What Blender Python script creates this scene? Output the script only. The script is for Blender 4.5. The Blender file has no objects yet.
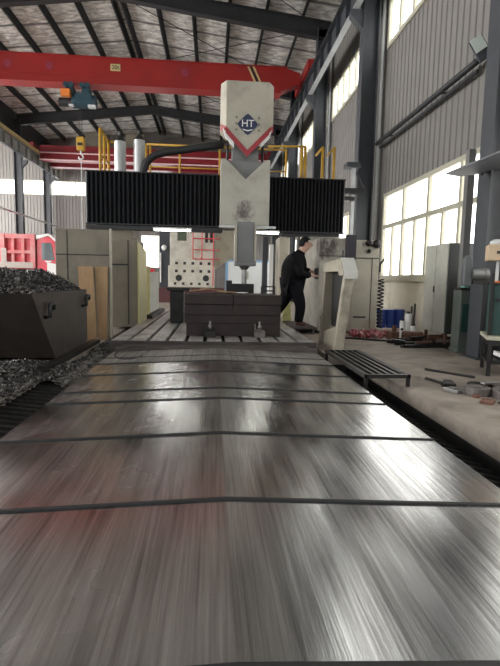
import bpy, bmesh, math, random
from mathutils import Vector, Matrix, noise
random.seed(7)
D = bpy.data
SC = bpy.context.scene
COL = SC.collection
PI = math.pi

# ------------------------------------------------------------------ materials
def mat(name, col, rough=.6, metal=0., var=.12, scale=6., stretch=(1, 1, 1), bump=0., bscale=None,
        dirt=None, dirt_amt=.0, dirt_scale=2.5, rvar=0., emit=0., spec=.5, aniso=0.):
    m = D.materials.new(name); m.use_nodes = True
    nt = m.node_tree; N = nt.nodes; L = nt.links
    b = N['Principled BSDF']
    b.inputs['Roughness'].default_value = rough
    b.inputs['Metallic'].default_value = metal
    b.inputs['Specular IOR Level'].default_value = spec
    c4 = (*col, 1)
    b.inputs['Base Color'].default_value = c4
    if emit:
        b.inputs['Emission Color'].default_value = c4
        b.inputs['Emission Strength'].default_value = emit
        return m
    tc = N.new('ShaderNodeTexCoord'); mp = N.new('ShaderNodeMapping')
    mp.inputs['Scale'].default_value = stretch
    L.new(tc.outputs['Object'], mp.inputs['Vector'])
    n = N.new('ShaderNodeTexNoise'); n.inputs['Scale'].default_value = scale
    n.inputs['Detail'].default_value = 5
    L.new(mp.outputs['Vector'], n.inputs['Vector'])
    r = N.new('ShaderNodeValToRGB')
    r.color_ramp.elements[0].position = .25; r.color_ramp.elements[1].position = .75
    r.color_ramp.elements[0].color = (*[max(0, c * (1 - var)) for c in col], 1)
    r.color_ramp.elements[1].color = (*[min(1, c * (1 + var)) for c in col], 1)
    L.new(n.outputs['Fac'], r.inputs['Fac'])
    out = r.outputs['Color']
    if dirt is not None:
        n2 = N.new('ShaderNodeTexNoise'); n2.inputs['Scale'].default_value = dirt_scale
        n2.inputs['Detail'].default_value = 8; n2.inputs['Roughness'].default_value = .65
        L.new(tc.outputs['Object'], n2.inputs['Vector'])
        r2 = N.new('ShaderNodeValToRGB')
        r2.color_ramp.elements[0].position = .48; r2.color_ramp.elements[1].position = .68
        r2.color_ramp.elements[0].color = (0, 0, 0, 1)
        r2.color_ramp.elements[1].color = (dirt_amt,) * 3 + (1,)
        L.new(n2.outputs['Fac'], r2.inputs['Fac'])
        mx = N.new('ShaderNodeMix'); mx.data_type = 'RGBA'
        L.new(r2.outputs['Color'], mx.inputs[0]); L.new(out, mx.inputs[6])
        mx.inputs[7].default_value = (*dirt, 1)
        out = mx.outputs[2]
    L.new(out, b.inputs['Base Color'])
    if rvar:
        mr = N.new('ShaderNodeMapRange')
        mr.inputs['To Min'].default_value = max(.02, rough - rvar); mr.inputs['To Max'].default_value = min(1, rough + rvar)
        L.new(n.outputs['Fac'], mr.inputs['Value']); L.new(mr.outputs['Result'], b.inputs['Roughness'])
    if bump:
        bp = N.new('ShaderNodeBump'); bp.inputs['Strength'].default_value = bump; bp.inputs['Distance'].default_value = .02
        if bscale:
            n3 = N.new('ShaderNodeTexNoise'); n3.inputs['Scale'].default_value = bscale; n3.inputs['Detail'].default_value = 4
            L.new(mp.outputs['Vector'], n3.inputs['Vector']); L.new(n3.outputs['Fac'], bp.inputs['Height'])
        else:
            L.new(n.outputs['Fac'], bp.inputs['Height'])
        L.new(bp.outputs['Normal'], b.inputs['Normal'])
    if aniso:
        b.inputs['Anisotropic'].default_value = aniso
    return m

def stain(m, centre, r0, r1, col):
    """an oily splash with its own ragged outline"""
    nt = m.node_tree; N = nt.nodes; L = nt.links; b = N['Principled BSDF']
    src = b.inputs['Base Color'].links[0].from_socket
    tc = N.new('ShaderNodeTexCoord'); d = N.new('ShaderNodeVectorMath'); d.operation = 'DISTANCE'; d.inputs[1].default_value = centre
    L.new(tc.outputs['Object'], d.inputs[0])
    n = N.new('ShaderNodeTexNoise'); n.inputs['Scale'].default_value = 7; n.inputs['Detail'].default_value = 8; n.inputs['Roughness'].default_value = .7
    L.new(tc.outputs['Object'], n.inputs['Vector'])
    mr = N.new('ShaderNodeMapRange'); mr.inputs['From Min'].default_value = r1; mr.inputs['From Max'].default_value = r0
    L.new(d.outputs['Value'], mr.inputs['Value'])
    a = N.new('ShaderNodeMath'); a.operation = 'MULTIPLY'; L.new(mr.outputs['Result'], a.inputs[0]); L.new(n.outputs['Fac'], a.inputs[1])
    r = N.new('ShaderNodeValToRGB'); r.color_ramp.elements[0].position = .3; r.color_ramp.elements[1].position = .5
    L.new(a.outputs[0], r.inputs['Fac'])
    mx = N.new('ShaderNodeMix'); mx.data_type = 'RGBA'; L.new(r.outputs['Color'], mx.inputs[0]); L.new(src, mx.inputs[6]); mx.inputs[7].default_value = (*col, 1)
    L.new(mx.outputs[2], b.inputs['Base Color'])
    return m

def cover_mat(name, col, rough):
    """brushed way-cover steel: streaks along the travel, scuffed patches"""
    m = D.materials.new(name); m.use_nodes = True
    nt = m.node_tree; N = nt.nodes; L = nt.links; b = N['Principled BSDF']
    b.inputs['Metallic'].default_value = 1.
    tc = N.new('ShaderNodeTexCoord')
    def nz(sc, scale, detail=4):
        mp = N.new('ShaderNodeMapping'); mp.inputs['Scale'].default_value = sc
        L.new(tc.outputs['Object'], mp.inputs['Vector'])
        n = N.new('ShaderNodeTexNoise'); n.inputs['Scale'].default_value = scale; n.inputs['Detail'].default_value = detail
        L.new(mp.outputs['Vector'], n.inputs['Vector']); return n.outputs['Fac']
    fine = nz((30, .7, 1), 2.2, 3); wide = nz((9, .5, 1), 1.6, 3); hair_ = nz((95, .6, 1), 2.0, 2); blot = nz((1, .8, 1), 2.0, 2); wave = nz((1, .6, 1), 1.3, 0)
    def math_(op, a, bb):
        q = N.new('ShaderNodeMath'); q.operation = op
        for i, v in enumerate((a, bb)):
            if isinstance(v, (int, float)): q.inputs[i].default_value = v
            else: L.new(v, q.inputs[i])
        return q.outputs[0]
    s = math_('ADD', math_('ADD', math_('MULTIPLY', fine, .42), math_('MULTIPLY', hair_, .25)), math_('ADD', math_('MULTIPLY', wide, .5), math_('MULTIPLY', blot, .1)))
    r = N.new('ShaderNodeValToRGB')
    r.color_ramp.elements[0].position = .42; r.color_ramp.elements[1].position = .82
    r.color_ramp.elements[0].color = (*[c * .32 for c in col], 1); r.color_ramp.elements[1].color = (*[min(1, c * 1.35) for c in col], 1)
    L.new(s, r.inputs['Fac']); L.new(r.outputs['Color'], b.inputs['Base Color'])
    mr = N.new('ShaderNodeMapRange'); mr.inputs['From Min'].default_value = .2; mr.inputs['From Max'].default_value = .85
    mr.inputs['To Min'].default_value = rough - .08; mr.inputs['To Max'].default_value = rough + .14
    L.new(blot, mr.inputs['Value']); L.new(mr.outputs['Result'], b.inputs['Roughness'])
    bp = N.new('ShaderNodeBump'); bp.inputs['Strength'].default_value = .05; bp.inputs['Distance'].default_value = .01
    L.new(fine, bp.inputs['Height'])
    bp2 = N.new('ShaderNodeBump'); bp2.inputs['Strength'].default_value = .3; bp2.inputs['Distance'].default_value = .05
    L.new(wave, bp2.inputs['Height']); L.new(bp.outputs['Normal'], bp2.inputs['Normal'])
    L.new(bp2.outputs['Normal'], b.inputs['Normal'])
    return m

def chips_mat(name):
    m = D.materials.new(name); m.use_nodes = True
    nt = m.node_tree; N = nt.nodes; L = nt.links; b = N['Principled BSDF']
    b.inputs['Metallic'].default_value = .55; b.inputs['Roughness'].default_value = .38
    tc = N.new('ShaderNodeTexCoord'); v = N.new('ShaderNodeTexVoronoi'); v.inputs['Scale'].default_value = 45
    L.new(tc.outputs['Object'], v.inputs['Vector'])
    r = N.new('ShaderNodeValToRGB'); r.color_ramp.elements[0].color = (.02, .018, .018, 1); r.color_ramp.elements[1].color = (.32, .305, .29, 1)
    r.color_ramp.elements[0].position = .35; r.color_ramp.elements[1].position = .95
    L.new(v.outputs['Color'], r.inputs['Fac']); L.new(r.outputs['Color'], b.inputs['Base Color'])
    return m

def foil_mat(name):
    """silver foil blanket: crinkles, darker wire lines and seams across the purlins"""
    m = D.materials.new(name); m.use_nodes = True
    nt = m.node_tree; N = nt.nodes; L = nt.links; b = N['Principled BSDF']
    b.inputs['Metallic'].default_value = .3; b.inputs['Roughness'].default_value = .42
    tc = N.new('ShaderNodeTexCoord'); mp = N.new('ShaderNodeMapping'); mp.inputs['Scale'].default_value = (1.2, 2.6, 1)
    L.new(tc.outputs['Object'], mp.inputs['Vector'])
    n = N.new('ShaderNodeTexNoise'); n.inputs['Scale'].default_value = 2.4; n.inputs['Detail'].default_value = 5; n.inputs['Distortion'].default_value = .6
    L.new(mp.outputs['Vector'], n.inputs['Vector'])
    r = N.new('ShaderNodeValToRGB'); r.color_ramp.elements[0].position = .36; r.color_ramp.elements[1].position = .66
    r.color_ramp.elements[0].color = (.42, .40, .37, 1); r.color_ramp.elements[1].color = (.97, .95, .90, 1)
    L.new(n.outputs['Fac'], r.inputs['Fac'])
    w = N.new('ShaderNodeTexWave'); w.wave_type = 'BANDS'; w.bands_direction = 'Y'; w.inputs['Scale'].default_value = .19; w.inputs['Distortion'].default_value = .25
    w.inputs['Detail Scale'].default_value = .6
    L.new(tc.outputs['Object'], w.inputs['Vector'])
    r2 = N.new('ShaderNodeValToRGB'); r2.color_ramp.elements[0].position = .012; r2.color_ramp.elements[1].position = .035
    r2.color_ramp.elements[0].color = (.28, .28, .28, 1); r2.color_ramp.elements[1].color = (1, 1, 1, 1)
    L.new(w.outputs['Fac'], r2.inputs['Fac'])
    mx = N.new('ShaderNodeMix'); mx.data_type = 'RGBA'; mx.blend_type = 'MULTIPLY'; mx.inputs[0].default_value = 1
    L.new(r.outputs['Color'], mx.inputs[6]); L.new(r2.outputs['Color'], mx.inputs[7]); L.new(mx.outputs[2], b.inputs['Base Color'])
    n2 = N.new('ShaderNodeTexNoise'); n2.inputs['Scale'].default_value = 4.5; n2.inputs['Detail'].default_value = 3; L.new(mp.outputs['Vector'], n2.inputs['Vector'])
    bp = N.new('ShaderNodeBump'); bp.inputs['Strength'].default_value = 1.; bp.inputs['Distance'].default_value = .08
    L.new(n2.outputs['Fac'], bp.inputs['Height']); L.new(bp.outputs['Normal'], b.inputs['Normal'])
    return m

M = {}
M['floor'] = mat('worn_concrete', (.27, .23, .19), .75, var=.25, scale=5, dirt=(.10, .08, .065), dirt_amt=.75, dirt_scale=1.7, bump=.25, bscale=22, rvar=.15)
M['pit'] = mat('oily_black_concrete', (.018, .016, .015), .6, var=.4)
M['rib'] = mat('oily_dark_steel', (.045, .042, .04), .45, .6, var=.4, scale=20)
M['wall'] = mat('grey_corrugated_sheet', (.185, .174, .16), .55, var=.06, scale=2, dirt=(.22, .20, .18), dirt_amt=.35, dirt_scale=.8)
M['masonry'] = mat('cream_painted_masonry', (.62, .58, .48), .8, var=.08, scale=3, dirt=(.3, .26, .2), dirt_amt=.5, dirt_scale=2)
M['foil'] = foil_mat('crinkled_silver_foil_insulation')
M['frame'] = mat('dark_grey_steel', (.024, .025, .027), .55, .1, var=.2)
M['column'] = mat('blue_grey_painted_steel', (.042, .046, .053), .5, 0, var=.18, scale=3, dirt=(.04, .04, .04), dirt_amt=.4)
M['lightsteel'] = mat('light_grey_steel', (.42, .43, .43), .45, .1, var=.1)
M['pipe'] = mat('grey_white_pipe', (.55, .56, .55), .5, var=.1)
M['winframe'] = mat('cream_window_frame', (.42, .40, .31), .5, var=.06)
M['pane'] = mat('daylit_pane', (1., 1., .985), emit=2.5)
M['fillpane'] = mat('added_fill_glow', (1., 1., 1.), emit=7.5)
M['panehi'] = mat('daylit_frosted_pane', (.98, 1., 1.), emit=2.6)
M['red'] = mat('crane_red_paint', (.30, .016, .013), .42, var=.12, scale=2, dirt=(.2, .02, .02), dirt_amt=.5, dirt_scale=.7)
M['farred'] = mat('dusty_red_paint', (.20, .012, .018), .4, var=.2, scale=1.5)
M['yellow'] = mat('safety_yellow_paint', (.50, .28, .02), .5, var=.12)
M['paleyellow'] = mat('faded_yellow_paint', (.55, .44, .20), .6, var=.2)
M['black'] = mat('black_paint', (.012, .012, .013), .5, var=.3)
M['rubber'] = mat('black_rubber', (.012, .012, .012), .6, var=.4, scale=30)
M['bellows'] = mat('black_bellows_fabric', (.0055, .0058, .0075), .6, 0, var=.2, spec=.25)
M['cream'] = mat('cream_machine_paint', (.41, .38, .305), .5, var=.08, scale=3, dirt=(.16, .13, .09), dirt_amt=.4, dirt_scale=2.2, rvar=.1)
M['creamdirty'] = mat('worn_cream_machine_paint', (.36, .325, .25), .55, var=.12, scale=3, dirt=(.07, .055, .045), dirt_amt=.6, dirt_scale=2.6)
M['beige'] = mat('grimy_beige_sheet', (.20, .175, .13), .6, var=.12, scale=3, dirt=(.12, .10, .075), dirt_amt=.7, dirt_scale=1.8)
M['guardyellow'] = mat('pale_yellow_lit_paint', (.48, .43, .21), .5, var=.08, dirt=(.3, .26, .14), dirt_amt=.5)
M['plywood'] = mat('tan_plywood', (.32, .20, .10), .65, var=.15, scale=3, stretch=(6, 6, .6), dirt=(.22, .13, .07), dirt_amt=.55, dirt_scale=2)
M['stripered'] = mat('dark_red_stripe', (.30, .025, .03), .45, var=.1)
M['white'] = mat('white_paint', (.78, .77, .74), .5, var=.05)
M['navy'] = mat('navy_emblem', (.012, .018, .06), .35, var=.05)
M['ramgrey'] = mat('grey_ram_steel', (.17, .17, .165), .4, .2, var=.12, scale=3)
M['led'] = mat('white_led_tube', (1., 1., .93), emit=16.)
M['silver'] = mat('silver_duct', (.40, .40, .39), .4, .7, var=.12, scale=4)
M['table'] = mat('scuffed_cast_iron', (.56, .535, .51), .42, .6, var=.25, scale=5, stretch=(5, 1, 1), dirt=(.07, .055, .05), dirt_amt=.6, dirt_scale=2.5, rvar=.12)
M['tableside'] = mat('stained_cast_iron', (.085, .07, .063), .8, .1, var=.3, scale=7, dirt=(.04, .03, .03), dirt_amt=.7)
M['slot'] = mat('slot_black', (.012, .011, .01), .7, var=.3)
M['block'] = mat('dark_brown_scale_steel', (.027, .0165, .0145), .6, .15, var=.45, scale=6, dirt=(.02, .014, .012), dirt_amt=.7)
M['steel'] = mat('bare_steel', (.36, .35, .34), .35, .9, var=.2, scale=12)
M['darksteel'] = mat('dark_oily_steel', (.03, .028, .027), .45, .5, var=.3, scale=12)
M['bin'] = mat('dark_brown_rusty_skip', (.055, .044, .038), .6, .2, var=.22, scale=5, dirt=(.035, .026, .022), dirt_amt=.7, dirt_scale=3)
M['chips'] = chips_mat('metal_swarf')
M['truckred'] = mat('truck_red_paint', (.66, .06, .085), .4, var=.12, scale=2, dirt=(.5, .3, .28), dirt_amt=.4, dirt_scale=1.2)
M['dust'] = mat('dusty_pink_grey', (.46, .40, .36), .7, var=.12)
M['glass'] = mat('dark_cab_glass', (.12, .14, .15), .1, var=.1)
M['tyre'] = mat('tyre_rubber', (.02, .02, .02), .8, var=.3)
M['teal'] = mat('dark_teal_paint', (.018, .05, .07), .45, var=.15)
M['orange'] = mat('orange_paint', (.72, .20, .03), .5, var=.1)
M['loc'] = mat('grey_green_enamel', (.40, .395, .34), .5, var=.1, scale=3, dirt=(.17, .165, .14), dirt_amt=.5, dirt_scale=2)
M['drillgreen'] = mat('dark_grey_green_enamel', (.10, .115, .10), .45, var=.2, scale=4)
M['cabgreen'] = mat('deep_green_enamel', (.018, .055, .048), .45, var=.15)
M['mint'] = mat('mint_green_plastic', (.15, .42, .33), .5, var=.1)
M['blue'] = mat('blue_plastic', (.025, .06, .28), .4, var=.15)
M['rag'] = mat('dull_red_cloth', (.26, .05, .06), .8, var=.4, scale=14, dirt=(.5, .4, .38), dirt_amt=.8, dirt_scale=9)
M['pinkplinth'] = mat('pale_pink_concrete', (.58, .47, .43), .8, var=.1)
M['wood'] = mat('pale_crate_wood', (.50, .38, .25), .7, var=.15, stretch=(1, 8, 8), scale=2)
M['plastic'] = mat('clear_grey_wrap', (.52, .54, .53), .3, var=.2, scale=9)
M['hood'] = mat('grey_sheet_hood', (.085, .083, .09), .5, .2, var=.1)
M['brown'] = mat('rusty_brown_iron', (.16, .075, .05), .7, .2, var=.3, scale=10)
M['scrap'] = mat('grey_scrap_iron', (.17, .15, .14), .5, .6, var=.4, scale=9)
M['redgrid'] = mat('red_pipe_paint', (.58, .07, .07), .5, var=.1)
M['holes'] = mat('hole_dark', (.03, .03, .03), .8, var=.2)
M['hatchgreen'] = mat('dark_green_hatch', (.08, .10, .06), .6, var=.2)
M['bluetrim'] = mat('light_blue_trim', (.22, .40, .62), .5, var=.08)
M['panelwhite'] = mat('white_partition_board', (.74, .77, .77), .5, var=.04)
M['jacket'] = mat('black_work_jacket', (.005, .005, .006), .75, var=.3, scale=14, bump=.3, bscale=18, spec=.12)
M['trouser'] = mat('black_trousers', (.006, .006, .008), .8, var=.3, scale=14, spec=.12)
M['skin'] = mat('skin', (.50, .30, .22), .55, var=.08)
M['hair'] = mat('black_hair', (.006, .0055, .0055), .6, var=.3, spec=.15, scale=60)
M['shoe'] = mat('brown_leather_shoe', (.10, .035, .028), .5, var=.2)
M['eye'] = mat('eye_dark', (.04, .03, .03), .3, var=.1)
M['cover'] = cover_mat('brushed_cover_steel', (.84, .83, .81), .205)
M['coverdull'] = cover_mat('dull_dusty_cover_steel', (.45, .43, .41), .48)
M['yellowcloth'] = mat('pale_yellow_plastic', (.72, .70, .30), .6, var=.12)

# ------------------------------------------------------------------ mesh builder
class MB:
    def __init__(s): s.v = []; s.f = []
    def add(s, vs, fs):
        o = len(s.v); s.v += [Vector(p) for p in vs]; s.f += [[i + o for i in f] for f in fs]; return s
    def box(s, x0, x1, y0, y1, z0, z1):
        return s.add([(x0, y0, z0), (x1, y0, z0), (x1, y1, z0), (x0, y1, z0), (x0, y0, z1), (x1, y0, z1), (x1, y1, z1), (x0, y1, z1)],
                     [(3, 2, 1, 0), (4, 5, 6, 7), (0, 1, 5, 4), (1, 2, 6, 5), (2, 3, 7, 6), (3, 0, 4, 7)])
    def hexa(s, p):  # 8 points, bottom ring then top ring
        return s.add(p, [(3, 2, 1, 0), (4, 5, 6, 7), (0, 1, 5, 4), (1, 2, 6, 5), (2, 3, 7, 6), (3, 0, 4, 7)])
    def obox(s, c, size, rot=(0, 0, 0)):
        from mathutils import Euler
        R = Euler(rot).to_matrix(); hx, hy, hz = [k / 2 for k in size]
        pts = [Vector(c) + R @ Vector((x, y, z)) for z in (-hz, hz) for x, y in ((-hx, -hy), (hx, -hy), (hx, hy), (-hx, hy))]
        return s.hexa(pts)
    def cyl(s, p0, p1, r, n=14, r2=None, caps=True):
        p0, p1 = Vector(p0), Vector(p1); d = (p1 - p0).normalized(); r2 = r if r2 is None else r2
        a = d.orthogonal().normalized(); b = d.cross(a)
        vs = []
        for p, q in ((p0, r), (p1, r2)):
            for i in range(n):
                t = 2 * PI * i / n; vs.append(p + (a * math.cos(t) + b * math.sin(t)) * q)
        fs = [(i, (i + 1) % n, n + (i + 1) % n, n + i) for i in range(n)]
        if caps: fs += [tuple(reversed(range(n))), tuple(range(n, 2 * n))]
        return s.add(vs, fs)
    def tube(s, pts, r, n=8, closed=False):
        pts = [Vector(p) for p in pts]; m = len(pts); vs = []; fs = []
        prev = None
        for k, p in enumerate(pts):
            t = (pts[(k + 1) % m] - pts[k - 1]) if closed else (pts[min(k + 1, m - 1)] - pts[max(k - 1, 0)])
            t.normalize()
            a = (prev - t * prev.dot(t)).normalized() if prev is not None else t.orthogonal().normalized()
            prev = a; b = t.cross(a)
            rr = r[k] if isinstance(r, (list, tuple)) else r
            for i in range(n):
                q = 2 * PI * i / n; vs.append(p + (a * math.cos(q) + b * math.sin(q)) * rr)
        for k in range(m if closed else m - 1):
            for i in range(n):
                k2 = (k + 1) % m
                fs.append((k * n + i, k * n + (i + 1) % n, k2 * n + (i + 1) % n, k2 * n + i))
        if not closed: fs += [tuple(reversed(range(n))), tuple(range((m - 1) * n, m * n))]
        return s.add(vs, fs)
    def prism(s, poly, axis, a0, a1):
        """poly: 2-D outline; axis 'x' -> (y,z), 'y' -> (x,z), 'z' -> (x,y)"""
        def P(u, v, a): return {'x': (a, u, v), 'y': (u, a, v), 'z': (u, v, a)}[axis]
        n = len(poly); vs = [P(u, v, a0) for u, v in poly] + [P(u, v, a1) for u, v in poly]
        fs = [(i, (i + 1) % n, n + (i + 1) % n, n + i) for i in range(n)] + [tuple(reversed(range(n))), tuple(range(n, 2 * n))]
        return s.add(vs, fs)
    def ball(s, c, r, n=12, m=8):
        rx, ry, rz = r if isinstance(r, (tuple, list)) else (r, r, r)
        vs = [(c[0], c[1], c[2] - rz)]
        for j in range(1, m):
            ph = -PI / 2 + PI * j / m
            for i in range(n):
                t = 2 * PI * i / n
                vs.append((c[0] + rx * math.cos(ph) * math.cos(t), c[1] + ry * math.cos(ph) * math.sin(t), c[2] + rz * math.sin(ph)))
        vs.append((c[0], c[1], c[2] + rz)); top = len(vs) - 1
        fs = [(0, 1 + (i + 1) % n, 1 + i) for i in range(n)]
        for j in range(m - 2):
            for i in range(n):
                a = 1 + j * n + i; b = 1 + j * n + (i + 1) % n; fs.append((a, b, b + n, a + n))
        k = 1 + (m - 2) * n
        fs += [(k + i, k + (i + 1) % n, top) for i in range(n)]
        return s.add(vs, fs)
    def build(s, name, m, parent=None, bevel=0., smooth=False, origin=None):
        me = D.meshes.new(name)
        off = Vector((0, 0, 0))
        q = parent
        while q is not None:
            off += q.location; q = q.parent
        if parent is None:
            if origin is None:
                xs = [p.x for p in s.v]; ys = [p.y for p in s.v]; zs = [p.z for p in s.v]
                origin = ((min(xs) + max(xs)) / 2, (min(ys) + max(ys)) / 2, min(zs))
            off = Vector(origin)
        me.from_pydata([tuple(p - off) for p in s.v], [], s.f)
        bm = bmesh.new(); bm.from_mesh(me); bmesh.ops.recalc_face_normals(bm, faces=bm.faces); bm.to_mesh(me); bm.free()
        for p in me.polygons: p.use_smooth = smooth
        if isinstance(m, str): m = M[m]
        me.materials.append(m)
        o = D.objects.new(name, me); COL.objects.link(o)
        if parent is None: o.location = off
        else: o.parent = parent
        if bevel:
            b = o.modifiers.new('bevel', 'BEVEL'); b.width = bevel; b.segments = 2; b.limit_method = 'ANGLE'
        return o

def tag(o, label, cat, group=None, kind=None):
    o['label'] = label; o['category'] = cat
    if group: o['group'] = group
    if kind: o['kind'] = kind
    return o
def thing(name, loc, label, cat, group=None, kind=None):
    o = D.objects.new(name, None); COL.objects.link(o); o.location = loc; o.empty_display_size = .1
    return tag(o, label, cat, group, kind)
def copy_tree(o, parent=None):
    c = o.copy(); COL.objects.link(c); c.parent = parent
    for ch in [x for x in D.objects if x.parent == o]: copy_tree(ch, c)
    return c
def text(name, body, size, loc, rot, m, parent, depth=.004):
    cu = D.curves.new(name, 'FONT'); cu.body = body; cu.size = size; cu.extrude = depth
    cu.align_x = 'CENTER'; cu.align_y = 'CENTER'
    o = D.objects.new(name, cu); COL.objects.link(o)
    dg = bpy.context.evaluated_depsgraph_get(); me = D.meshes.new_from_object(o.evaluated_get(dg))
    D.objects.remove(o); me.name = name; me.materials.clear(); me.materials.append(M[m])
    t = D.objects.new(name, me); COL.objects.link(t); t.parent = parent
    off = Vector((0, 0, 0)); q = parent
    while q is not None: off += q.location; q = q.parent
    t.location = Vector(loc) - off; t.rotation_euler = rot
    return t

# ------------------------------------------------------------------ camera
cam = D.cameras.new('camera'); co = D.objects.new('camera', cam); COL.objects.link(co)
yaw, pitch, roll = 0.08056382, -0.11021527, 0.02
f = Vector((math.sin(yaw) * math.cos(pitch), math.cos(yaw) * math.cos(pitch), math.sin(pitch)))
r0 = Vector((math.cos(yaw), -math.sin(yaw), 0)); u0 = r0.cross(f)
r_ = r0 * math.cos(roll) + u0 * math.sin(roll); u_ = -r0 * math.sin(roll) + u0 * math.cos(roll)
mw = Matrix((r_, u_, -f)).transposed().to_4x4(); mw.translation = (0, 0, .98)
co.matrix_world = mw
cam.sensor_fit = 'AUTO'; cam.sensor_width = 36; cam.lens = 481 / 666 * 36; cam.clip_start = .05; cam.clip_end = 300
SC.camera = co

# ------------------------------------------------------------------ hall shell
YB, YE = -3., 34.          # back opening, end wall
XR, XL = 4.1, -17.
mb = MB()
def flat(b, x0, x1, y0, y1, z=0., t=.12): b.box(x0, x1, y0, y1, z - t, z)
flat(mb, 1.8, XR, YB, 6.2); flat(mb, 1.55, XR, 6.2, 14.2); flat(mb, XL, -1.64, YB, 14.2)
flat(mb, XL, XR, 14.2, YE); flat(mb, -1.64, 1.8, YB, -1.)
tag(mb.build('floor', 'floor', origin=(0, 0, 0)), 'worn tan grey concrete workshop floor', 'floor', kind='structure')
mb = MB(); mb.box(-1.75, 1.95, -1.1, 14.3, -.8, -.7)
mb.box(1.8, 1.9, -1, 6.2, -.72, -.121); mb.box(-1.74, -1.64, -1, 14.2, -.72, -.121); mb.box(1.55, 1.65, 6.2, 14.2, -.72, -.121)
mb.box(-1.74, 1.9, -1.1, -1., -.72, -.121); mb.box(1.55, 1.8, 6.2, 6.3, -.72, -.121)
tag(mb.build('floor', 'pit', origin=(0, 0, -.7)), 'oily black machine pit sunk around the shiny steel covers', 'pit', kind='structure')

COLY = [.7, 6.12, 11.9, 17.2, 22.8, 28.4]
BAYS = [-3.] + COLY + [34.]
def corr(b, axis, a0, a1, z0, z1, pos, sgn, pitch=.21, d=.022):
    """trapezoid-ribbed sheet; sgn = direction of the room side"""
    n = max(1, int(round((a1 - a0) / pitch))); pr = []
    for i in range(n):
        t = a0 + (a1 - a0) * i / n; p = (a1 - a0) / n
        pr += [(t, 0), (t + p * .74, 0), (t + p * .8, d), (t + p * .94, d)]
    pr.append((a1, 0))
    vs = []; k = len(pr)
    for z in (z0, z1):
        for a, q in pr: vs.append((pos + sgn * (q + .012), a, z) if axis == 'y' else (a, pos + sgn * (q + .012), z))
    b.add(vs, [(i, i + 1, k + i + 1, k + i) for i in range(k - 1)])
    if axis == 'y': b.box(min(pos, pos - sgn * .06), max(pos, pos - sgn * .06), a0, a1, z0, z1)
    else: b.box(a0, a1, min(pos, pos - sgn * .06), max(pos, pos - sgn * .06), z0, z1)

LW = (1.06, 3.06); UW = (6.42, 7.52)
mb = MB(); mm = MB()
lows = []; ups = []
for i in range(len(BAYS) - 1):
    a, b = BAYS[i], BAYS[i + 1]
    if i == 0: a = YB
    w0, w1 = a + .5, b - .45
    u0_, u1_ = a + .45, b - .2
    lows.append((w0, w1)); ups.append((u0_, u1_))
    corr(mb, 'y', a, b, LW[1], UW[0], XR, -1); corr(mb, 'y', a, b, UW[1], 10.2, XR, -1)
    corr(mb, 'y', a, w0, LW[0], LW[1], XR, -1); corr(mb, 'y', w1, b, LW[0], LW[1], XR, -1)
    corr(mb, 'y', a, u0_, UW[0], UW[1], XR, -1); corr(mb, 'y', u1_, b, UW[0], UW[1], XR, -1)
wr = mb.build('wall_right', 'wall', origin=(XR, 10, 0))
tag(wr, 'tall grey ribbed sheet metal wall on the right', 'wall', kind='structure')
MB().box(XR - .02, XR + .1, YB, YE, 0, LW[0]).build('lower_wall', 'masonry', wr)['label'] = 'cream painted masonry below the windows'

wn = 0
def window_side(y0, y1, z0, z1, cols, rails, label, fm, pm, kindcat='window', split=False, t=.085):
    global wn; wn += 1
    fr = MB(); X0, X1 = XR - .06, XR + .05
    fr.box(X0, X1, y0, y1, z0, z0 + t); fr.box(X0, X1, y0, y1, z1 - t, z1)
    fr.box(X0, X1, y0, y0 + t, z0 + t, z1 - t); fr.box(X0, X1, y1 - t, y1, z0 + t, z1 - t)
    for k in range(1, cols):
        y = y0 + (y1 - y0) * k / cols; fr.box(X0 + .01, X1, y - t / 2, y + t / 2, z0 + t, z1 - t)
    for z in rails: fr.box(X0, X1, y0 + t, y1 - t, z - t / 2, z + t / 2)
    if split and rails:
        for k in range(cols):
            y = y0 + (y1 - y0) * (k + .5) / cols; fr.box(X0 + .02, X1, y - .035, y + .035, z0 + t, rails[0] - t / 2)
    o = fr.build('window_%d' % wn, fm, origin=(XR, y0, z0)); tag(o, label, kindcat, kind='structure')
    MB().box(XR + .012, XR + .03, y0 + t * .5, y1 - t * .5, z0 + t * .5, z1 - t * .5).build('window_pane', pm, o)
    return o
names = ['behind the viewer', 'behind the viewer, second', 'beside the nearest right column, behind the grey locker', 'beyond the second right column',
         'beyond the third right column', 'beyond the fourth right column', 'at the far end of the right wall']
for i, (a, b) in enumerate(lows):
    o = window_side(a, b, LW[0], LW[1], 4, [2.28], 'large low cream framed window, ' + names[i], 'winframe', 'pane', split=True)
    MB().box(XR - .14, XR - .0, a - .05, b + .05, LW[0] - .05, LW[0]).build('window_sill', 'winframe', o)
unames = ['above, behind the viewer', 'above, behind the viewer, second', 'cut by the top edge of the picture', 'above the second right column bay',
          'above the third right column bay', 'above the fourth right column bay', 'nearest the end wall']
for i, (a, b) in enumerate(ups):
    window_side(a, b, UW[0], UW[1], 7, [], 'high strip window on right wall, ' + unames[i], 'winframe', 'panehi', t=.1)

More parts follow.
